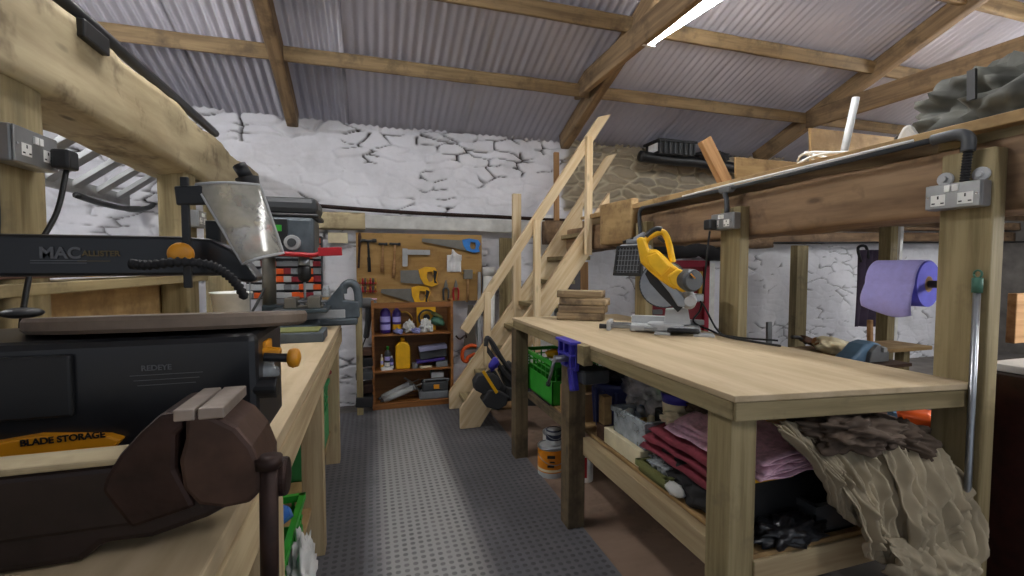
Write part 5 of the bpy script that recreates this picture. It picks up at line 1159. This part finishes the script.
part('hem', drape([Q(878, 535, .84), Q(925, 540, .82), Q(962, 545, .80)], [Q(880, 570, .83), Q(925, 590, .80), Q(966, 590, .79)], 9.2, 5, .03, nu=60, nv=24, bulge=.03), 'dust_cloth', t, smooth=True)
solo('brown_dust_sheet', S().blob((1.28, 1.07, .80), (.24, .06, .028), (0, .06, 0), .5, 2.6, 12, 4), 'cardboard', 'brown cloth bundle behind the beige dust sheet under the bench top', 'cloth', smooth=True)
# paint tins on the floor
def tin(x, y, z, r, h, body, label, band=None, name='paint_tin', lid='steel'):
    t = thing(name, label, 'tin', (x, y, z))
    part('can', S().lathe([(r,0),(r,h)], (x,y,z), n=32), 'light_grey', t, .002)
    part('wrap', S().lathe([(r*1.012,h*.18),(r*1.012,h*.93)], (x,y,z), n=32), body, t)
    part('rim', S().lathe([(r*1.03,h*.95),(r*1.04,h),(r*.9,h+.004),(r*.86,h-.004)], (x,y,z), n=32), lid, t, smooth=True)
    if band: part('band', S().lathe([(r*1.018,h*band[1]),(r*1.018,h*band[2])], (x,y,z), n=32), band[0], t)
    part('wire_handle', S().tube([V((x+r*1.04*math.cos(a), y-r*1.04*abs(math.sin(a))*.3-r*.75*math.sin(a), z+h*.75-h*.28*math.sin(a))) for a in [k*math.pi/12 for k in range(13)]], .0022, 5), 'steel', t, smooth=True)
    return t
q = PZ(548, 476, .007)
tt_ = tin(q.x+.03, q.y+.03, .007, .078, .175, 'tin_orange', 'large orange paint tin on the floor by the middle bench leg', ('cream', .22, .30))
for (dx, dz, w, h) in ((-.028, .13, .045, .018), (-.03, .075, .04, .012), (-.022, .10, .03, .008)):
    part('dark_print', S().obox((q.x+.03+dx, q.y+.03-math.sqrt(.079**2-dx**2)-.0006, dz+.007), (w, .002, h), (0, 0, -.38)), 'black_plastic', tt_)
tin(q.x+.05, q.y+.035, .186, .046, .085, 'light_grey', 'small grey and navy tin standing on the large orange tin', ('lid_navy', .35, .75), lid='lid_navy')
tin(q.x+.12, q.y+.16, .007, .085, .20, 'glove_white', 'white tin on the floor behind the orange tin', None, 'white_tin')
q = PZ(586, 480, .007)
t = thing('spray_canister', 'white canister with black cap and red side, right of the middle leg', 'canister', (q.x, q.y, .007))
part('body', S().lathe([(.038,0),(.04,.006),(.04,.165),(.032,.178)], (q.x, q.y, .007)), 'white_plastic', t, smooth=True)
part('red_stripe', S().lathe([(.0408,.03),(.0408,.15)], (q.x-.004, q.y+.002, .007), n=24), 'red', t)
part('cap', S().lathe([(.033,.176),(.036,.18),(.036,.20),(.03,.205)], (q.x, q.y, .007)), 'black_plastic', t, smooth=True)

# ================================================================== RIGHT EDGE: POLE, CABINET, ROLL
t = thing('metal_pole', 'thin silver pole with a green cap standing against the near right post', 'pole', (1.63, .82, 0))
a = PX(977, 282, 1.625); part('tube', S().cyl((1.625, .835, .012), (1.627, a.y, a.z), .0085, n=14), 'steel', t, smooth=True)
part('cap', S().cyl((1.627, a.y, a.z-.03), (1.627, a.y, a.z+.012), .012, n=14).tube([V((1.627, a.y, a.z+.022))+V((0, .009*math.cos(k*math.pi/6), .011*math.sin(k*math.pi/6))) for k in range(13)], .0028, 6), 'green_tin', t, smooth=True)
solo('dark_cabinet', S().box((1.80, .42, .01), (2.45, .935, .925)), 'mahogany', 'dark red-brown wooden cabinet at the right edge beyond the pole', 'cabinet', bevel=.006)
solo('white_sheet', S().box((1.84, .62, .927), (2.42, .92, .95)), 'white_plastic', 'white board lying on the dark red-brown cabinet', 'board', bevel=.003)
solo('brown_board', S().obox((2.9, 1.15, 1.04), (.9, .03, .20)), 'pine_orange', 'brown board standing behind the dark cabinet at the right edge', 'board', bevel=.003)
# paper roll
t = thing('paper_roll', 'large roll of lilac paper towel on a rod beside the near right post', 'paper roll')
y0, y1 = .0, .148; cx, cz, rr = .0, .0, .076
s = S(); n = 40; rings = []
for (r, y) in ((.026, y0), (rr, y0), (rr, y1), (.026, y1)): rings.append([s.bm.verts.new((cx+r*math.cos(2*math.pi*k/n), y, cz+r*math.sin(2*math.pi*k/n))) for k in range(n)])
for i in range(4):
    A, C_ = rings[i], rings[(i+1) % 4]
    for k in range(n): s.bm.faces.new((A[k], A[(k+1) % n], C_[(k+1) % n], C_[k]))
part('roll', s, 'roll_side', t, smooth=False, label='blue rolled edge of the paper')
def sheet(u, v):
    a = math.pi*.5+u*2.3
    if u < .45:
        ang = .6+u/.45*(math.pi-.6); return V((cx+(rr+.004)*math.cos(ang), lerp(y0+.004, y1, v), cz+(rr+.004)*math.sin(ang)))
    w = (u-.45)/.55; return V((cx-(rr+.004)-.022*math.sin(w*2.5)+.006*math.sin(v*9+w*3)*w, lerp(y0+.004, y1, v), cz-w*(.09+.02*math.sin(v*3.1+.6))))
part('hanging_sheet', S().grid(sheet, 40, 16, .0015), 'lilac_paper', t, smooth=True)
part('rod', S().cyl((cx, -.10, cz), (cx, .10, cz), .012), 'black_plastic', t, smooth=True)
part('core', S().lathe([(.027,0),(.027,.148),(.0235,.148),(.0235,0)], (cx, y0, cz), (0,1,0), 24), 'cardboard', t)
t.matrix_basis = Matrix.Translation((1.765, 1.035, 1.190)) @ Matrix.Rotation(R(8), 4, 'Z')
# apron and the post behind the roll
t = thing('work_apron', 'dark purple-grey apron hanging on the wall behind the paper roll', 'apron', (4.2, 3.0, .8))
part('cloth', S().grid(lambda u, v: PY(lerp(858, 875, u)-8*v*(1-u), 250+76*v, 3.0)+V((0, -.05*abs(math.sin(u*9+v)), 0)), 24, 12, .006), 'apron_purple', t, smooth=True)
part('neck_loop', S().curve([PY(861, 262, 2.97), PY(858, 248, 2.97), PY(866, 247, 2.97), PY(869, 262, 2.97)], .012), 'black_plastic', t, smooth=True)
plank('timber_post', (PY(886, 300, 2.9).x, 2.9, 0), (PY(886, 300, 2.9).x, 2.9, 1.63), .09, .10, 'treated', label='pale timber post behind the paper roll', cat='post', up=(0,1,0))
plank('timber_post', (PY(894, 300, 2.96).x, 2.96, 0), (PY(898, 300, 2.96).x, 2.96, 1.63), .04, .03, 'white_plastic', label='thin white strip beside the pale post behind the paper roll', cat='strip', up=(0,1,0))
x_ = PY(798, 300, 3.95).x
plank('timber_post', (x_, 3.95, 0), (x_, 3.95, 1.48), .16, .09, 'treated', label='timber post on the far white wall, right of the middle socket post', cat='post', up=(0,1,0))
# counter along the far right
t = thing('workbench', 'low cluttered wooden counter beyond the right workbench', 'workbench', (4, 3, 0))
plank('counter_top', (2.75, 1.95, .60), (2.75, 4.05, .60), .5, .03, 'ply_dull', t)
plank('counter_top', (3.02, 2.6, .60), (4.25, 2.6, .60), .3, .03, 'ply_dull', t)
for (x, y) in ((2.55, 2.05), (2.95, 2.05), (2.55, 3.95), (2.95, 3.95), (4.15, 2.6)): plank('leg', (x, y, 0), (x, y, .57), .07, .07, 'treated', t, up=(0,1,0))
t = thing('angle_grinder', 'blue-grey power tool standing beyond the right bench below the pale post', 'power tool', (3.1, 2.2, .6))
p = PY(861, 352, 2.2)
solo('tool_bag', S().obox((p.x, 2.2, .605), (.5, .3, .02)), 'dark_board', 'dark board beneath the blue-grey power tool on the counter', 'board')
part('body', S().prism([(-.17,0),(.13,0),(.13,.07),(.10,.115),(.03,.135),(-.04,.12),(-.10,.07),(-.17,.03)], (p.x, 2.2, .618), (1,0,0), (0,0,1), .12), 'light_blue', t, .015)
part('hood', S().prism([(-.05,0),(.13,0),(.13,.06),(.09,.10),(.03,.115),(-.03,.07)], (p.x, 2.125, .622), (1,0,0), (0,0,1), .03), 'mid_grey', t, .006)
part('switch', S().box((p.x+.05, 2.09, .69), (p.x+.08, 2.11, .72)), 'light_grey', t, .002)
solo('paper_sack', S().blob(PY(835, 347, 2.5), (.17, .1, .07), (0, .2, 0), .3, seed=3, sub=4), 'cream', 'pale paper sack lying left of the blue-grey power tool', 'sack', smooth=True)
t = thing('hand_plane', 'small brown wooden plane at the back of the counter left of the pale sack', 'plane', PY(812, 342, 2.6))
part('body', S().beam(PY(802, 338, 2.6), PY(822, 346, 2.6), .05, .05), 'dark_board', t, .01); part('handle', S().curve([PY(792, 337, 2.6), PY(800, 338, 2.6), PY(806, 343, 2.6)], .014), 'black_plastic', t, smooth=True)
part('knob', S().cyl(PY(815, 341, 2.55), PY(822, 345, 2.55), .032), 'pine_orange', t, .004)
solo('steel_stake', S().beam(PY(769, 322, 2.75), V((PY(769, 345, 2.75).x, 2.75, .615)), .04, .02, (0,1,0)), 'mid_grey', 'short grey upright stick seen over the far edge of the right bench', 'stick')
solo('tree_of_wood', S().beam(PY(870, 320, 2.7), PY(870, 345, 2.7), .03, .03, (0,1,0)), 'pine_orange', 'short wooden stick left of the pale post behind the roll', 'stick')
bpy.data.objects['tree_of_wood'].name = 'wooden_stick'
solo('spray_bottle', S().blob(PX(815, 415, 1.85), (.05, .05, .03), amp=.1), 'green_tin', 'green plastic object seen under the bench top at right', 'bottle', smooth=True)
t = thing('folding_trestle', 'light blue plastic trestle seen under the near right bench corner', 'trestle', PX(908, 412, 2.3))
c = PX(908, 409, 2.3)

for a, b in (((-.07,.03),(.07,.03)), ((-.07,.03),(-.06,-.04)), ((.07,.03),(.06,-.04)), ((-.08,-.04),(.08,-.04))): part('bar', S().beam(c+V((.2*0, -a[0], a[1])), c+V((0, -b[0], b[1])), .02, .018, (1,0,0)), 'light_blue', t, .003)
solo('orange_tub', S().lathe([(.07,0),(.085,.06),(.085,.07)], PX(922, 430, 2.2)), 'orange', 'orange-brown tub partly hidden behind the dust sheet', 'tub', smooth=True)
t = thing('low_bench', 'low dark bench behind the right workbench, holding the blue trestle', 'bench', (2.1, 1.5, 0))
zb = min(PX(908, 409, 2.3).z-.055, PX(922, 430, 2.2).z)-.012
plank('bench_top', (2.12, .98, zb), (2.12, 1.95, zb), .72, .02, 'dark_board', t)
for x in (1.80, 2.44):
    for y in (1.02, 1.9): plank('leg', (x, y, 0), (x, y, zb-.01), .05, .05, 'dark_board', t, up=(0,1,0))
# red tool cabinet and black lagging on the back wall behind the mitre saw
t = thing('red_panel', 'red painted panel of tools on the back wall behind the mitre saw', 'panel', (2.9, 3.9, .5))
xL, xR = PY(650, 300, 4.02).x, PY(712, 300, 4.02).x
part('board', S().box((xL, 4.10, .42), (xR, 4.14, 1.31)), 'dark_red', t, .004)
for a, b in ((xL, xL+.06), (xR-.06, xR)): part('frame', S().box((a, 4.06, .42), (b, 4.10, 1.31)), 'red_panel', t, .004)
part('frame', S().box((xL, 4.06, 1.24), (xR, 4.10, 1.31)), 'red_panel', t, .004)
for k, (x, y, w, h, m) in enumerate(((700, 285, .05, .30, 'brass'), (690, 292, .03, .22, 'dark_grey'), (705, 300, .03, .26, 'pine_orange'), (680, 300, .05, .2, 'mid_grey'), (657, 312, .12, .05, 'mid_grey'), (668, 320, .2, .06, 'pine_pale'))):
    solo('hung_tool', S().obox(PY(x, y, 4.085), (w, .03, h)), m, '%s tool hanging on the red panel' % ['tall brass-coloured', 'thin dark', 'orange wooden-handled', 'short grey', 'low flat grey', 'low pale wooden'][k], 'tool', bevel=.006)
a, b = PY(655, 248, 3.95), PY(720, 253, 3.95)
solo('black_lagging', S().tube([a.lerp(b, k/12)+V((0,0,.02*math.sin(k))) for k in range(13)], [.075+.012*math.sin(k*2.1) for k in range(13)], 14), 'black_rubber', 'thick black padded roll on the wall above the red panel', 'roll', smooth=True)
solo('skirting_strip', S().box((xR+.03, 4.1, .0), (xR+.10, 4.14, 1.28)), 'white_plastic', 'white strip standing right of the red panel', 'strip')
